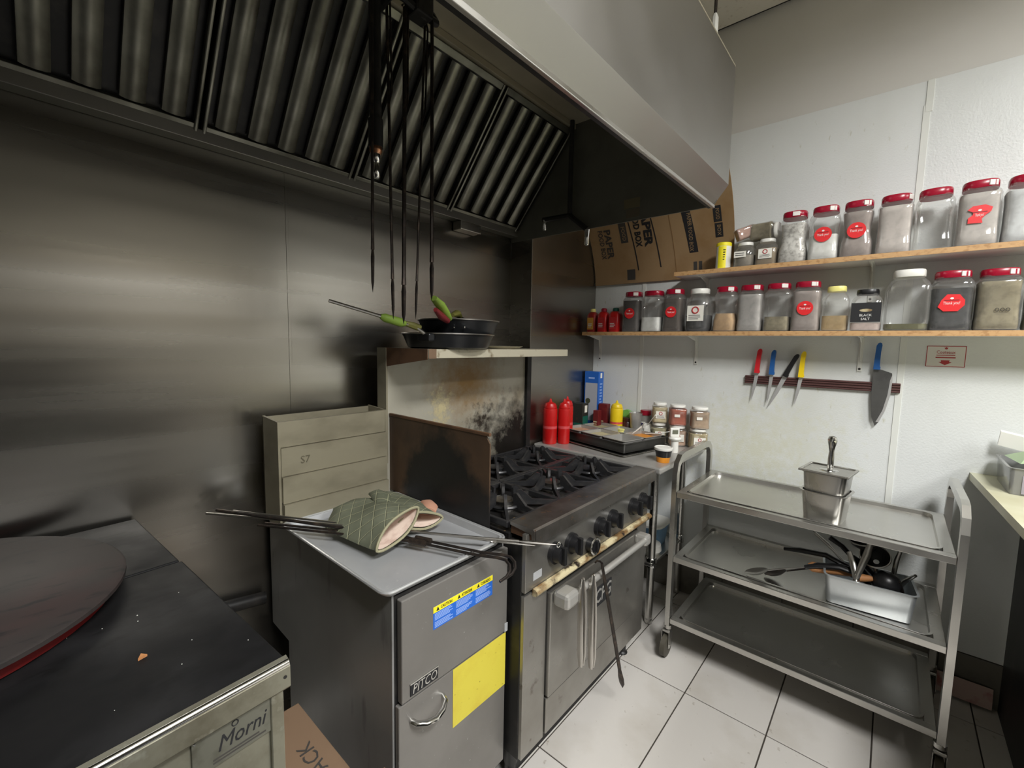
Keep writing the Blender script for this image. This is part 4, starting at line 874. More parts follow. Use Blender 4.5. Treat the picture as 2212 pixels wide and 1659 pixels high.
upl = [
 (.402, .118, .238, 'grip', M_RED, .92, COARSE, None, -12, 'waisted jar of coarse white flakes with a label on its red lid, upper shelf'),
 (.281, .118, .240, 'square', M_RED, .55, WHITEP, 'round', -35, 'upper-shelf jar half full of white powder with a round red sticker'),
 (.161, .119, .241, 'grip', M_RED, .98, MAUVE, 'round', -35, 'waisted upper-shelf jar with round red thank-you sticker and pale mauve powder'),
 (.036, .118, .242, 'square', M_RED, .98, cont('pale', (204, 196, 190)), None, -60, 'upper-shelf jar without sticker, pale pinkish contents, right of the stickered waisted jar'),
 (-.084, .119, .242, 'square', M_RED, .0, None, None, 0, 'empty-looking clear red-lidded jar second from the torn-sticker jar'),
 (-.209, .119, .246, 'square', M_RED, .98, cont('pale2', (196, 190, 184)), 'torn', -35, 'upper-shelf jar with a torn red sticker'),
 (-.333, .119, .242, 'square', M_RED, .95, cont('pale3', (214, 216, 216)), None, 0, 'last red-lidded jar at the right edge of the upper shelf')]
for (yy, wd, ht, kd, lm, fi, cm, stk, tab, lab) in upl:
    jar(JX, yy, UZ, wd, ht, kd, lm, fi, cm, lab, GU, stk, tab)
def side_label(t, fx, ht, wd):
    plate((fx-.002, .012, ht*.5), NY, PZ, wd*.55, ht*.24, .0008).build('paper_label', M_PAPER, t, True)
    lines(MB(), (fx-.0024, .012, ht*.5), NY, PZ, wd*.45, ht*.16, 2, .0004, .4, .2).build('print_lines', M_INKB, t, True)
jar(JX, .612, UZ, .100, .125, 'round', M_WHITE, .55, cont('grey', (150, 142, 128)), 'round white-lidded jar with a small tilted paper label on the upper shelf', GU, extra=side_label)
jar(JX, .512, UZ, .096, .130, 'plain', M_WHITE, .75, cont('seed', (158, 140, 112)), 'white-lidded spice jar with a printed white label under the lying jar, upper shelf', GU, 'paper')
# canister and lying jars
t = thing('canister', 'yellow and white cylindrical canister at the left of the upper shelf jars', 'canister', (2.505, .712, UZ))
MB().lathe([(.034, 0), (.036, .003), (.036, .118)], 24, (2.505, .712, UZ+.0004)).build('tin', M_PAPER, t)
MB().lathe([(.037, .116), (.037, .132), (.034, .135)], 24, (2.505, .712, UZ+.0004)).build('lid', M_YEL, t)
ys = MB()
for i in range(9):
    a = math.radians(152+i*7); b = math.radians(152+(i+1)*7)
    P = lambda q, z: V(2.505+.0366*math.cos(q), .712+.0366*math.sin(q), UZ+z)
    ys.add([P(a, .002), P(b, .002), P(b, .114), P(a, .114)], [(0, 1, 2, 3)])
ys.build('yellow_panel', M_YEL, t)
pl_ = MB()
for k in range(5): pl_.obox(V(2.4695, .703-.0, UZ+.095-.012*k), V(.0004, 0, 0), V(0, .010-.001*k, 0), V(0, 0, .0022))
pl_.build('print_lines', M_INK, t)
j = jar(0, 0, 0, .085, .125, 'square', M_WHITE, .9, OLIVE, 'square spice jar lying on its side on top of the small white-lidded jars', GU)
j.location = (2.545, .592, UZ+.175); j.rotation_euler = (math.radians(90), 0, math.radians(-6))
j = jar(0, 0, 0, .062, .10, 'square', M_WHITE, .9, cont('rose', (186, 150, 136)), 'little pinkish jar lying beside the olive one on top of the small jars', GU)
j.location = (2.50, .655, UZ+.162); j.rotation_euler = (math.radians(70), 0, math.radians(30))
# little red bottles
def mini(y, wd, h, capm, label, yel):
    t = thing('sauce_bottle', label, 'bottle', (2.52, y, LZ), 0, 'small red bottles on the lower shelf')
    MB().lathe([(wd*.46, .0004), (wd*.5, .006), (wd*.5, h*.72), (wd*.32, h*.84), (wd*.2, h*.86)], 20, (2.52, y, LZ), e=3.5).build('bottle', M_SQRED if not yel else pm('deep_red', srgb(150, 30, 24), .4), t)
    MB().lathe([(wd*.26, h*.86), (wd*.26, h*.97), (wd*.2, h)], 16, (2.52, y, LZ)).build('cap', capm, t)
    plate((2.52-wd*.5, y, LZ+h*.36), NY, PZ, wd*.66, h*.5, .0008).build('paper_label', pm('amber_label', srgb(206, 150, 60), .5) if yel else pm('red_label', srgb(190, 40, 44), .5), t)
    lines(MB(), (2.52-wd*.5-.0008, y, LZ+h*.28), NY, PZ, wd*.5, h*.2, 3, .0004, .4, .3).build('print_lines', M_INKW, t)
mini(1.492, .066, .150, M_LYELLOW, 'leftmost small bottle with amber label and cream cap beside the steel chase', True)
mini(1.413, .070, .150, M_RED, 'middle small red bottle with red cap on the lower shelf', False)
mini(1.330, .074, .150, M_DGREEN, 'small red bottle with green cap beside the first jar', False)
# table jars, stacked in twos
def stack(x, y, wd, h1, h2, c1, c2, n1, n2, dx=0, dy=0, st1='paper', st2='paper', rz=0):
    G = 'stacked jars on the work table'
    jar(x, y, TZ, wd, h1, 'square', M_WHITE, .85, c1, n1, G, st1, 0, None, rz)
    jar(x+dx, y+dy, TZ+h1+.0012, wd, h2, 'square', M_WHITE, .9, c2, n2, G, st2, 0, None, rz)
def orangetag(t, fx, ht, wd): plate((fx-.001, .01, ht*.5), NY, PZ, .030, .016, .0008).build('paper_label', M_PAPER, t, True)
rz = math.radians(30)
stack(2.560, 1.035, .088, .118, .120, cont('cream', (206, 198, 160)), cont('cream2', (214, 200, 160)), 'white-lidded jar of cream powder at the bottom of the leftmost stack on the table', 'cream-filled white-lidded jar on top of the leftmost stack on the table', rz=rz)
jar(2.56, .925, TZ, .098, .116, 'square', M_WHITE, .85, cont('pinkish', (206, 172, 146)), 'pinkish jar at the bottom of the middle stack on the table', 'stacked jars on the work table', 'paper', rz=rz)
jar(2.562, .928, TZ+.1172, .098, .120, 'square', M_WHITE, .95, cont('paprika', (184, 92, 62)), 'orange-red paprika jar on top of the middle stack on the table', 'stacked jars on the work table', None, rz=rz, extra=orangetag)
jar(2.565, .808, TZ, .100, .112, 'square', M_WHITE, .9, cont('beige', (200, 184, 140)), 'beige jar with paper label at the bottom of the stack nearest the cart', 'stacked jars on the work table', 'paper', rz=rz)
jar(2.568, .806, TZ+.1132, .100, .124, 'square', M_WHITE, .9, cont('taupe', (186, 160, 132)), 'taupe-filled white-lidded jar on top of the stack nearest the cart', 'stacked jars on the work table', None, rz=rz, extra=orangetag)

# ================================================================== SHELVES
def shelf(z, y0, label, ys):
    t = thing('wall_shelf', label, 'shelf', (2.55, (y0-1.5)/2, z), 0, 'particleboard wall shelves')
    MB().box((2.4525, -1.5, z-.022), (2.6495, y0-.002, z), .0005).build('board', M_MELAMINE, t)
    MB().box((2.45, -1.5, z-.022), (2.4525, y0, z), .0004).build('edge_strip', M_WOOD, t)
    MB().box((2.4525, y0-.002, z-.022), (2.6495, y0, z), .0004).build('edge_strip', M_WOOD, t)
    for y in ys:
        b = MB().box((2.6435, y-.009, z-.185), (2.6495, y+.009, z-.0222), .0008)
        b.prism([(2.6435, y-.002, z-.024), (2.6435, y-.002, z-.14), (2.62, y-.002, z-.05), (2.50, y-.002, z-.026)], (0, .004, 0))
        b.box((2.49, y-.009, z-.0262), (2.6435, y+.009, z-.0222), .0006); br_ = b.build('bracket', M_WHITEMETAL, t)
        s_ = MB()
        for zz in (z-.17, z-.05): s_.lathe([(.005, 0), (.003, .003)], 8).v
        MB().lathe([(.0055, 0), (.004, .0025)], 10).xf(Matrix.Translation((2.6435, y, z-.173)) @ Matrix.Rotation(-PI/2, 4, 'Y')).build('screw', M_BLACKMETAL, br_)
shelf(LZ, 1.528, 'lower particleboard wall shelf crowded with jars', (1.503, .870, .116, -.66))
shelf(UZ, .949, 'upper particleboard wall shelf with the row of red-lidded jars', (.825, .10, -.64))

# cardboard sheet behind the upper shelf
cbt = thing('cardboard_sheet', 'flattened printed cardboard box curving between hood end and white wall', 'cardboard', (2.5, 1.1, 1.9))
N = 14; sec = []
for i in range(N+1):
    s_ = i/N; sec.append((2.638-.34*s_**1.7, 1.895+.62*s_))
vs = []; fs = []
for (xx, zz) in sec:
    for j in range(2):
        for k, yy in enumerate((1.548-.0*zz, 1.15, .70)): vs.append(V(xx-(.005 if j else 0), yy+(.0 if k < 2 else -.02*math.sin((zz-1.9)*4)), zz))
for i in range(N):
    for k in range(2):
        a = i*6+k; b = (i+1)*6+k
        fs += [(a+3, a+4, b+4, b+3), (a+1, a, b, b+1)]
    for k in (0, 2): a = i*6+k; b = (i+1)*6+k; fs.append((a, a+3, b+3, b))
fs += [(0, 1, 4, 3), (1, 2, 5, 4), (N*6+3, N*6+4, N*6+1, N*6), (N*6+4, N*6+5, N*6+2, N*6+1)]
MB().add(vs, fs, 0, True).build('sheet', M_CARD, cbt)
def cpt(y, z, off=.0012):
    s_ = (z-1.895)/.62; x = 2.638-.34*max(0, s_)**1.7-.005; dx = -.34*1.7*max(0, s_)**.7/.62
    tan = V(dx, 0, 1).normalized(); nrm = V(-1, 0, dx).normalized()
    return V(x, y, z)+nrm*off, tan, nrm
def cstrip(y0, y1, z0, z1, mt, name='print_block', shift=0):
    mb = MB(); n = 8; vs = []; fs = []
    for i in range(n+1):
        q = i/n; z = z0+(z1-z0)*q
        for off in (.0002, .0010):
            for y in (y0, y1): vs.append(cpt(y+shift*q, z, off)[0])
    for i in range(n):
        a = i*4; b = a+4; fs += [(a+2, a+3, b+3, b+2), (a, b, b+1, a+1), (a, a+2, b+2, b), (a+1, b+1, b+3, a+3)]
    fs += [(0, 1, 3, 2), (n*4, n*4+2, n*4+3, n*4+1)]
    mb.add(vs, fs).build(name, mt, cbt)
def ctext(s, size, y, z, mt, fit=None, bold=.0):
    o = text(s, size, (0, 0, 0), PX, PY, mt, None, fit=fit, bold=bold, depth=.0006)
    for v in o.data.vertices:
        u, q, d = v.co; v.co = cpt(y-q, z-u, .0014+d)[0]
    me = o.data; D.objects.remove(o); link('lettering', me, cbt)
ctext('PAPER', .060, 1.420, 2.140, M_INKB, .165, .002); ctext('FOOD BOX', .044, 1.468, 2.140, M_INKB, .165, .001)
ctext('PAPER', .068, 1.160, 2.212, M_INK, .220, .003); ctext('FOOD BOX', .052, 1.222, 2.206, M_INK, .205, .002)
cstrip(1.2355, 1.2425, 1.969, 2.30, M_INK, shift=.034); cstrip(1.0925, 1.0995, 1.975, 2.30, M_INK, shift=.036)
cstrip(1.287, 1.335, 2.135, 2.30, M_INKB); ctext('FOOD', .034, 1.311, 2.185, M_CARD, .075)
cstrip(.875, .924, 2.036, 2.28, M_INK, shift=.030); ctext('PAPER FOOD BOX', .030, .912, 2.14, M_CARD, .19)
cstrip(.740, .780, 2.097, 2.166, M_INK); cstrip(.742, .783, 2.171, 2.245, M_INK); ctext('BOX', .026, .760, 2.132, M_CARD, .05); ctext('FOOD', .026, .762, 2.208, M_CARD, .05)
cstrip(1.262, 1.316, 1.915, 1.979, M_INKB); cstrip(.857, .875, 1.940, 1.986, M_INKB); cstrip(.885, .905, 1.940, 1.986, M_INKB)
cstrip(1.001, 1.005, 1.91, 2.30, pm('card_dark', srgb(132, 100, 62), .8), 'crease', .02)

# ================================================================== KNIFE RACK, SIGN
kr = thing('knife_rack', 'brown ribbed magnetic knife bar screwed to the white wall', 'knife rack', (2.64, .285, 1.31))
MB().box((2.636, -.036, 1.308), (2.6495, .600, 1.352), .001).build('bar', M_RACK, kr)
for q in (1.313, 1.3235, 1.3365, 1.347): MB().box((2.631, -.036, q-.0032), (2.6365, .600, q+.0032), .0012).build('rib', M_RACK, kr)
def knife(top, heel, tip, hm, bw, label, wide=False):
    top, heel, tip = [V(2.618, a, b) for a, b in (top, heel, tip)]
    t = thing('knife', label, 'knife', tuple(tip), 0, 'knives on the magnetic bar')
    d = (heel-top).normalized(); s_ = d.cross(V(1, 0, 0)).normalized()      # in-wall sideways
    if s_.y > 0: s_ = -s_                                                  # towards the right of the photo
    W = .011; H = (heel-top).length
    pts = []
    for (u, a) in ((0, .15), (.02, .75), (.10, 1.0), (.35, .85), (.62, .92), (.86, 1.05), (.93, 1.35), (1, 1.2)): pts.append(top+d*H*u+s_*W*a)
    for (u, a) in ((1, -.95), (.6, -.95), (.3, -.9), (.12, -.85), (.03, -.4)): pts.append(top+d*H*u+s_*W*a)
    MB().prism([p-V(.007, 0, 0) for p in pts], (.016, 0, 0)).build('handle', hm, t)
    L = (tip-heel).length; b = (tip-heel).normalized(); sb_ = b.cross(V(1, 0, 0)).normalized()
    if sb_.y > 0: sb_ = -sb_
    if wide:
        bp = [heel-sb_*.010, heel+sb_*.014, heel+sb_*.056+b*.018, heel+sb_*.058+b*.05, heel+sb_*.052+b*L*.45, heel+sb_*.036+b*L*.72, heel+sb_*.014+b*L*.93, tip, heel-sb_*.012+b*L*.85, heel-sb_*.016+b*L*.5]
        MB().prism([p+V(.010, 0, 0) for p in bp], (.003, 0, 0)).build('blade', M_BLADED, t)
        e = [heel+sb_*.058+b*.022, heel+sb_*.058+b*.05, heel+sb_*.052+b*L*.45, heel+sb_*.036+b*L*.72, heel+sb_*.014+b*L*.93, heel+sb_*.003+b*L*.93, heel+sb_*.026+b*L*.72, heel+sb_*.042+b*L*.45, heel+sb_*.050+b*.05]
        MB().prism([p+V(.0095, 0, 0) for p in e], (.0005, 0, 0)).build('blade_edge', M_BLADE, t)
    else:
        bp = [heel-sb_*bw*.5, heel+sb_*bw*.55, heel+sb_*bw*.5+b*L*.5, heel+sb_*bw*.25+b*L*.8, tip, heel-sb_*bw*.35+b*L*.6]
        MB().prism([p+V(.010, 0, 0) for p in bp], (.0025, 0, 0)).build('blade', M_BLADE, t)
knife((.533, 1.497), (.543, 1.368), (.563, 1.215), M_REDK, .017, 'red-handled boning knife at the left end of the knife bar')
knife((.468, 1.492), (.474, 1.363), (.487, 1.205), M_BLUEK, .016, 'slim blue-handled knife second from the left on the bar')
knife((.362, 1.474), (.413, 1.357), (.480, 1.190), M_BLACKP, .020, 'black-handled knife hanging at a slant on the bar')
knife((.337, 1.488), (.344, 1.357), (.364, 1.212), M_YELK, .016, 'yellow-handled knife on the bar, touching the black one')
knife((.050, 1.535), (.054, 1.412), (.041, 1.150), M_BLUEK, .05, "blue-handled broad chef's knife at the right end of the bar", True)
sg = thing('wall_sign', 'small red-bordered sign on the white wall under the lower shelf', 'sign', (2.649, -.171, 1.434))
plate((2.6499, -.171, 1.4785), NY, PZ, .122, .089, .001).build('card', pm('sign_card', srgb(222, 220, 212), .5), sg)
bd = MB(); c0 = V(2.6488, -.171, 1.4785)
for (dy, dz, hw, hh) in ((0, .0435, .061, .0012), (0, -.0435, .061, .0012), (.0598, 0, .0012, .0445), (-.0598, 0, .0012, .0445)): bd.obox(c0+V(0, dy, dz), V(.0003, 0, 0), V(0, hw, 0), V(0, 0, hh))
bd.build('border', M_INKR, sg)
text('Couteaux', .020, (2.6484, -.171, 1.496), NY, PZ, M_INKR, sg, fit=.058)
lines(MB(), (2.6488, -.171, 1.4835), NY, PZ, .058, .006, 1, .0004, .5, 0).build('print_lines', M_INKR, sg)
MB().obox((2.6487, -.171, 1.4735), V(.0003, 0, 0), V(0, .031, 0), V(0, 0, .0022)).build('rule', M_INKR, sg)
MB().prism([(2.6488, -.171+.014, 1.462), (2.6488, -.171-.014, 1.462), (2.6488, -.171-.012, 1.455), (2.6488, -.171-.021, 1.454), (2.6488, -.171, 1.441), (2.6488, -.171+.021, 1.454), (2.6488, -.171+.012, 1.455)], (-.0004, 0, 0)).build('arrow', M_INKR, sg)
MB().prism([(2.6488, -.171+a*.7, 1.513+b*.7) for a, b in ((0, .010), (.003, .004), (.009, .004), (.006, -.001), (.004, -.006), (-.004, -.006), (-.006, -.001), (-.009, .004), (-.003, .004))], (-.0004, 0, 0)).build('leaf_mark', M_INKR, sg)

# ================================================================== CART
CX0, CX1, CY0, CY1 = 2.045, 2.545, -.205, .715
ca = thing('utility_cart', 'three-tier stainless steel utility cart parked along the white wall', 'cart', (2.295, .255, 0))
for y in (CY0-.018, CY1+.018):
    p = [(CX0, .15), (CX0, .90), (CX0+.012, .945), (CX0+.045, .972), (CX0+.09, .978), (CX1-.09, .978), (CX1-.045, .972), (CX1-.012, .945), (CX1, .90), (CX1, .15)]
    mb = MB(); pts = [V(a, y, b) for a, b in p]; hw, hh = .017, .011
    vs = []
    for i, q in enumerate(pts):
        tt = (pts[min(i+1, len(pts)-1)]-pts[max(i-1, 0)]).normalized(); nn = V(0, 1, 0).cross(tt)
        vs += [q+nn*hw+V(0, hh, 0), q+nn*hw-V(0, hh, 0), q-nn*hw-V(0, hh, 0), q-nn*hw+V(0, hh, 0)]
    mb.add(vs, [(i*4+k, i*4+(k+1) % 4, (i+1)*4+(k+1) % 4, (i+1)*4+k) for i in range(len(pts)-1) for k in range(4)]+[(0, 1, 2, 3), tuple(len(vs)-4+k for k in range(4))])
    mb.build('end_frame', M_STEEL, ca)
for z in (.818, .502, .190):
    mb = MB()
    for (a, b) in (((CX0-.012, CY0-.006), (CX0+.022, CY1+.006)), ((CX1-.022, CY0-.006), (CX1+.012, CY1+.006)), ((CX0+.022, CY0-.006), (CX1-.022, CY0+.026)), ((CX0+.022, CY1-.026), (CX1-.022, CY1+.006))):
        mb.box((a[0], a[1], z-.026), (b[0], b[1], z), .002)
    o = mb.build('shelf_frame', M_STEEL, ca)
    open_pan('x', CX0+.030, CX1-.030, CY0+.034, CY1-.034, z-.014, z+.004, .003, M_STEEL, lip=.007, th=.0015, bev=.030).build('shelf_tray', M_STEEL, o)
for (x, y) in ((CX0, CY0-.018), (CX0, CY1+.018), (CX1, CY0-.018), (CX1, CY1+.018)):
    o = MB().lathe([(.012, .13), (.019, .135), (.019, .152)], 12, (x, y, 0)).box((x-.022, y-.018, .118), (x+.012, y+.018, .130), .002).box((x-.030, y-.019, .045), (x+.008, y-.016, .125), .001).box((x-.030, y+.016, .045), (x+.008, y+.019, .125), .001).build('caster', M_STEEL, ca)
    MB().tube([(x-.018, y-.013, .052), (x-.018, y-.011, .052), (x-.018, y+.011, .052), (x-.018, y+.013, .052)], [.046, .0515, .0515, .046], 24).build('wheel', M_RUBBER, o)
    MB().cyl((x-.018, y-.020, .052), (x-.018, y+.020, .052), .009, n=10).build('axle', M_CHROME, o)
# stacked steel pans with lid on the cart
RZP = math.radians(-8)
def sixth(z, h, lip, label):
    t = thing('food_pan', label, 'food pan', (2.185, .165, z), RZP, 'steel food pans on the cart')
    open_pan('x', -.068, .068, -.064, .064, .0005, h, .010, M_STEEL, lip=.008, th=.0015, bev=.026).build('pan', M_STEEL, t, True)
sixth(.8065, .118, 0, 'lower deep steel food pan standing on the cart top')
sixth(.880, .124, 0, 'upper steel food pan nested in the lower one')
ld_ = thing('pan_lid', 'notched steel lid covering the nested food pans', 'lid', (2.185, .165, 1.0045), RZP)
lm_ = MB()
lm_.prism([V(a, b, 0) for a, b in ((-.085, -.085), (.085, -.085), (.085, .085), (-.085, .085))], (0, 0, .003))
lm_.build('plate', M_STEEL, ld_, True)
rm_ = MB()
for (a, b) in (((-.085, -.085), (.085, -.076)), ((-.085, .076), (.085, .085)), ((-.085, -.076), (-.076, .076)), ((.076, -.076), (.085, .076))): rm_.box((a[0], a[1], .003), (b[0], b[1], .0075), .002)
rm_.build('rim', M_STEEL, ld_, True)
MB().lathe([(.034, .003), (.028, .0055), (.012, .0058)], 24).build('hub', M_CHROME, ld_, True)
single(MB().lathe([(.011, 0), (.011, .045), (.009, .075), (.012, .095), (.016, .112), (.017, .125), (.013, .135), (.004, .138)], 20, (2.185, .160, 1.011)), 'pestle', M_CHROME, 'polished steel pestle handle standing upright on the pan lid', 'pestle')
# loaf pan with utensils
LPZ = .4945
lp = thing('loaf_pan', 'dull aluminium loaf pan full of utensils on the middle cart shelf', 'pan', (2.195, .012, LPZ), math.radians(6.5))
open_pan('x', -.080, .080, -.128, .128, .0005, .115, .010, M_ALU, lip=.006, th=.002, bev=.018).build('pan', M_ALU, lp, True)
G = 'utensils in the loaf pan'
spoonlike('serving_spoon', [(2.155, .20, .590), (2.14, .27, .567), (2.12, .34, .540)], [.005, .005, .006], M_BRIGHTROD, 'black-handled serving spoon reaching furthest left out of the loaf pan', 'spoon', G, (None, .032, 1.5))
MB().tube([(2.17, .03, .612), (2.168, .10, .622), (2.160, .17, .606), (2.153, .215, .586)], [.012, .017, .017, .011], 10, flat=.7).build('grip', M_BLACKP, [o for o in D.objects if o.get('label', '').startswith('black-handled serving spoon')][0])
spoonlike('serving_spoon', [(2.20, .02, .60), (2.20, .12, .598), (2.185, .20, .575), (2.17, .28, .538)], [.012, .014, .008, .005], M_IRONROD, 'dark serving spoon lying beside the longer one, bowl on the cart shelf', 'spoon', G, (None, .030, 1.5))
def handle_ut(name, a, b, r, mt, label, cat='utensil', flat=.6, n=10):
    a, b = Vector(a), Vector(b); t = thing(name, label, cat, a, 0, G)
    MB().tube([a, a+(b-a)*.15, a+(b-a)*.5, a+(b-a)*.9, b], [r*.6, r*.8, r, r*1.15, r*.6], n, flat=flat).build('handle', mt, t); return t
def curved(name, pts, rs, mt, label, cat, flat=.6):
    t = thing(name, label, cat, pts[0], 0, G); MB().tube(pts, rs, 10, flat=flat).build('handle', mt, t); return t
curved('spatula', [(2.19, .0, .57), (2.19, .08, .625), (2.195, .15, .645), (2.20, .24, .635), (2.20, .30, .622)], [.010, .016, .017, .018, .011], M_BLACKP, 'spatula with thick black handle arching left over the loaf pan rim', 'spatula')
curved('ladle', [(2.21, -.02, .56), (2.22, .05, .64), (2.225, .10, .69), (2.225, .145, .715)], [.010, .014, .016, .017], M_BLACKP, 'black ladle handle rising up and left from the loaf pan', 'ladle')
t = thing('whisk', 'wire-handled whisk leaning left behind the black ladle', 'whisk', (2.24, .05, .58), 0, G)
MB().tube([(2.24, .05, .57), (2.25, .13, .65), (2.255, .20, .705), (2.262, .205, .712), (2.262, .15, .672), (2.25, .06, .58)], .0035, 6).build('wire_handle', M_STEEL, t)
t = handle_ut('masher', (2.19, .06, .600), (2.165, .205, .590), .018, M_CORK, 'wooden-handled masher sticking out of the left end of the loaf pan', 'masher', 1)
MB().cyl((2.19, .05, .585), (2.215, -.07, .570), .006, n=8).build('shaft', M_STEEL, t)
t = handle_ut('brush', (2.16, -.005, .615), (2.155, .04, .605), .014, M_CORK, 'stubby wooden-handled brush in the middle of the loaf pan', 'brush', 1)
MB().box((2.158, -.05, .585), (2.19, -.005, .615), .006).build('bristles', M_BLACKP, t)
t = curved('tongs', [(2.125, .045, .600), (2.13, .04, .63), (2.165, .02, .70), (2.175, .012, .745)], [.008, .010, .013, .010], M_STEEL, 'steel scoop tongs standing upright over the near rim of the loaf pan', 'tongs', .5)
MB().lathe([(.006, 0), (.011, .004), (.011, .010), (.006, .014)], 12).xf(Matrix.Translation((2.120, .045, .600)) @ Matrix.Rotation(-PI/2, 4, 'Y')).build('rivet', M_CHROME, t)
MB().tube([(2.13, .045, .605), (2.15, .06, .66), (2.18, .075, .69)], [.009, .011, .009], 8, flat=.4).build('arm', M_STEEL, t)
def strainer(c, nrm, r, label, mt, hdir, hl):
    c = Vector(c); nrm = Vector(nrm).normalized(); t = thing('strainer', label, 'strainer', c, 0, G)
    q = nrm.to_track_quat('Z', 'Y').to_matrix().to_4x4(); q.translation = c
    MB().lathe([(r, 0), (r*.9, -.018), (r*.6, -.036), (r*.2, -.044)], 24, caps=False).xf(q).build('bowl', mt, t)
    MB().tube([q @ V(r*math.cos(a), r*math.sin(a), 0) for a in [2*PI*k/28 for k in range(28)]], .003, 6, closed=True).build('rim', M_STEEL, t)
    MB().tube([c-Vector(hdir).normalized()*r, c-Vector(hdir).normalized()*(r+hl)], .006, 8, flat=.6).build('handle', M_STEEL, t)
strainer((2.205, -.005, .690), (-.55, .1, .6), .048, 'round dark-meshed strainer facing out of the loaf pan', M_BLACKMETAL, (0, .1, .9), .11)
strainer((2.25, .03, .735), (-.2, .2, .9), .055, 'large shallow strainer at the back of the loaf pan under the top shelf', M_BLACKMETAL, (0, .2, .9), .12)
t = spoonlike('ladle', [(2.235, -.06, .56), (2.245, -.07, .68), (2.25, -.082, .735)], [.008, .008, .006], M_STEEL, 'steel ladle at the right end of the loaf pan, bowl up under the top shelf', 'ladle', G)
MB().lathe([(.004, -.018), (.024, -.014), (.036, 0), (.034, 0), (.022, -.011), (.004, -.015)], 20, (2.25, -.090, .750)).build('bowl', M_STEEL, t)
single(MB().lathe([(.02, 0), (.040, .012), (.046, .035), (.036, .062), (.015, .075)], 24, (2.175, -.045, .575)), 'pepper_mill', M_BLACKP, 'glossy black rounded grinder lying in the loaf pan', 'grinder')
curved('scraper', [(2.19, -.02, .58), (2.175, .05, .622), (2.17, .10, .628)], [.010, .015, .010], M_BLACKP, 'black rubber scraper handle in the middle of the loaf pan', 'scraper')
curved('basting_brush', [(2.215, -.04, .58), (2.205, .03, .650), (2.20, .06, .668)], [.012, .014, .010], M_BLACKP, 'black-handled basting brush behind the upright tongs', 'brush')
curved('can_opener', [(2.185, -.09, .585), (2.17, -.075, .628), (2.165, -.05, .640)], [.012, .016, .010], M_IRONROD, 'dark metal can opener near the right end of the loaf pan', 'opener')
curved('turner', [(2.215, -.07, .565), (2.205, -.10, .625), (2.19, -.125, .660)], [.012, .014, .009], M_STEEL, 'steel turner whose end leans over the right end of the loaf pan', 'turner')
curved('peeler', [(2.20, .06, .585), (2.18, .085, .612), (2.17, .105, .620)], [.010, .012, .008], M_BLACKP, 'short black-handled peeler in the left corner of the loaf pan', 'peeler')

# ================================================================== COUNTER AT THE RIGHT
CZ = .992
cn = thing('side_counter', 'cream laminate counter running out from the white wall at the far right', 'counter', (2.2, -.6, 0))
MB().prism([(2.6495, -.282, CZ-.03), (1.25, -.362, CZ-.03), (1.25, -1.15, CZ-.03), (2.6495, -1.15, CZ-.03)], (0, 0, .03)).build('counter_top', M_CREAM, cn)
MB().box((1.50, -.47, 0), (2.638, -.44, CZ-.03), .002).build('support_panel', M_BLACKMETAL, cn)
MB().box((1.30, -1.12, 0), (1.33, -.50, CZ-.03), .002).build('support_panel', M_BLACKMETAL, cn)
bn = thing('storage_bin', 'clear plastic bin of black utensils on the cream counter', 'bin', (2.47, -.46, CZ))
open_pan('x', 2.345, 2.60, -.60, -.352, CZ+.0005, CZ+.098, .004, M_CLEARF, lip=.006, th=.002, bev=.012).build('bin', clear('bin_plastic', (.72, .74, .72), .2, .15, .42, (.42, .42, .42)), bn)
plate((2.341, -.475, CZ+.040), NY, PZ, .19, .066, .001).build('label', pm('grey_mauve', srgb(156, 152, 160), .5), bn)
disc((2.3395, -.42, CZ+.055), NY, PZ, .016, .0006, 20, .6).build('label_mark', pm('mauve_mark', srgb(126, 122, 134), .5), bn)
disc((2.3395, -.425, CZ+.022), NY, PZ, .010, .0006, 8, .8).build('label_mark', M_INKW, bn)
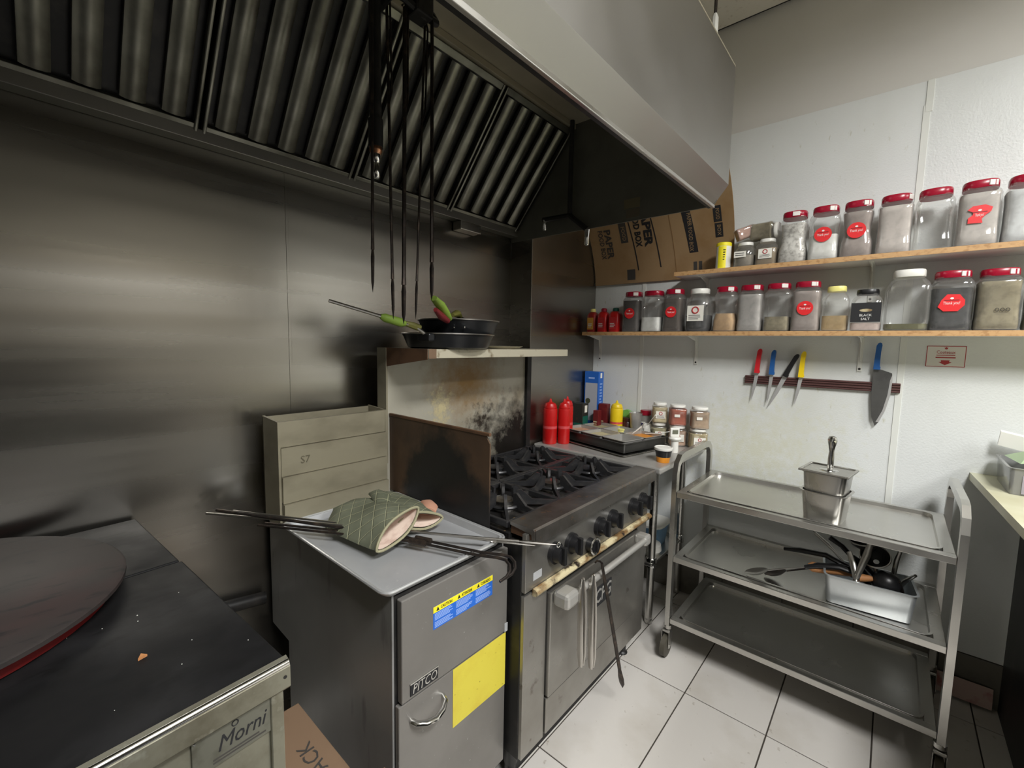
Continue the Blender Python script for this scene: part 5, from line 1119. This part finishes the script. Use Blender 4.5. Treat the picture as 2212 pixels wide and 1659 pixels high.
for k, (a, b) in enumerate((((2.39, -.44, CZ+.085), (2.58, -.43, CZ+.112)), ((2.37, -.50, CZ+.09), (2.57, -.52, CZ+.11)))):
    t = thing('black_utensil', ('black plastic utensil on the left of the clear bin', 'black plastic utensil on the right of the clear bin')[k], 'utensil', a, 0, 'black utensils in the bin')
    MB().tube([a, (Vector(a)+Vector(b))/2+V(0, 0, .008), b], [.020, .030, .018], 12, flat=.5).build('body', M_BLACKP, t)
vs = [(2.56, -.36, CZ+.105), (2.56, -.50, CZ+.112), (2.44, -.47, CZ+.118), (2.43, -.385, CZ+.10), (2.51, -.42, CZ+.145)]
single(MB().add(vs, [(0, 1, 4), (1, 2, 4), (2, 3, 4), (3, 0, 4), (3, 2, 1, 0)]), 'bag_corner', M_GREENP, 'pale green plastic bag corner lying over the bin', 'bag')
single(MB().obox((2.585, -.40, CZ+.158), V(.004, 0, .003), V(0, .055, .012), V(-.004, -.002, .028)), 'paper_packet', M_WHITE, 'white paper packet leaning on the wall above the clear bin', 'packet')
single(MB().obox((2.615, -.335, .055), V(.0012, 0, .0003), V(0, .085, 0), V(.006, 0, .042)), 'floor_card', pm('pink_card', srgb(196, 170, 160), .6, 0, [(srgb(170, 110, 104), 14, .5, .65, U1, 3)]), 'pinkish printed card leaning on the base tiles under the counter', 'card')

# unseen counter across the aisle, added to darken the steel wall's reflections
oc = thing('unseen_counter', 'unseen dark counter added behind the photographer to darken the steel reflections', 'counter', (-1.3, -1.4, 0))
MB().box((-3.3, -1.85, .10), (1.0, -1.02, .90), .004).build('cabinet', pm('dark_cabinet', (.05, .05, .048), .5, .3), oc)
MB().box((-3.32, -1.87, .90), (1.02, -1.0, .94), .004).build('worktop', pm('dark_worktop', (.06, .06, .06), .4), oc)
MB().box((-3.2, -1.75, 0), (.95, -1.12, .10)).build('plinth', M_BLACKMETAL, oc)
MB().box((-3.3, -1.86, .94), (.55, -1.35, 1.60), .01).build('upper_dark_block', M_BLACKMETAL, oc)  # unseen dark block added to dim reflections and bounce on the left

fm = thing('unseen_mat', 'unseen black mat added in front of the tandoor to cut light bouncing off the floor', 'mat', (-1.3, -.2, 0))  # unseen mat added to weaken floor bounce under the left of the hood
MB().box((-3.0, -.98, .0005), (.55, .60, .014), .004).build('mat', pm('unseen_mat_black', (.015, .015, .015), .7), fm)
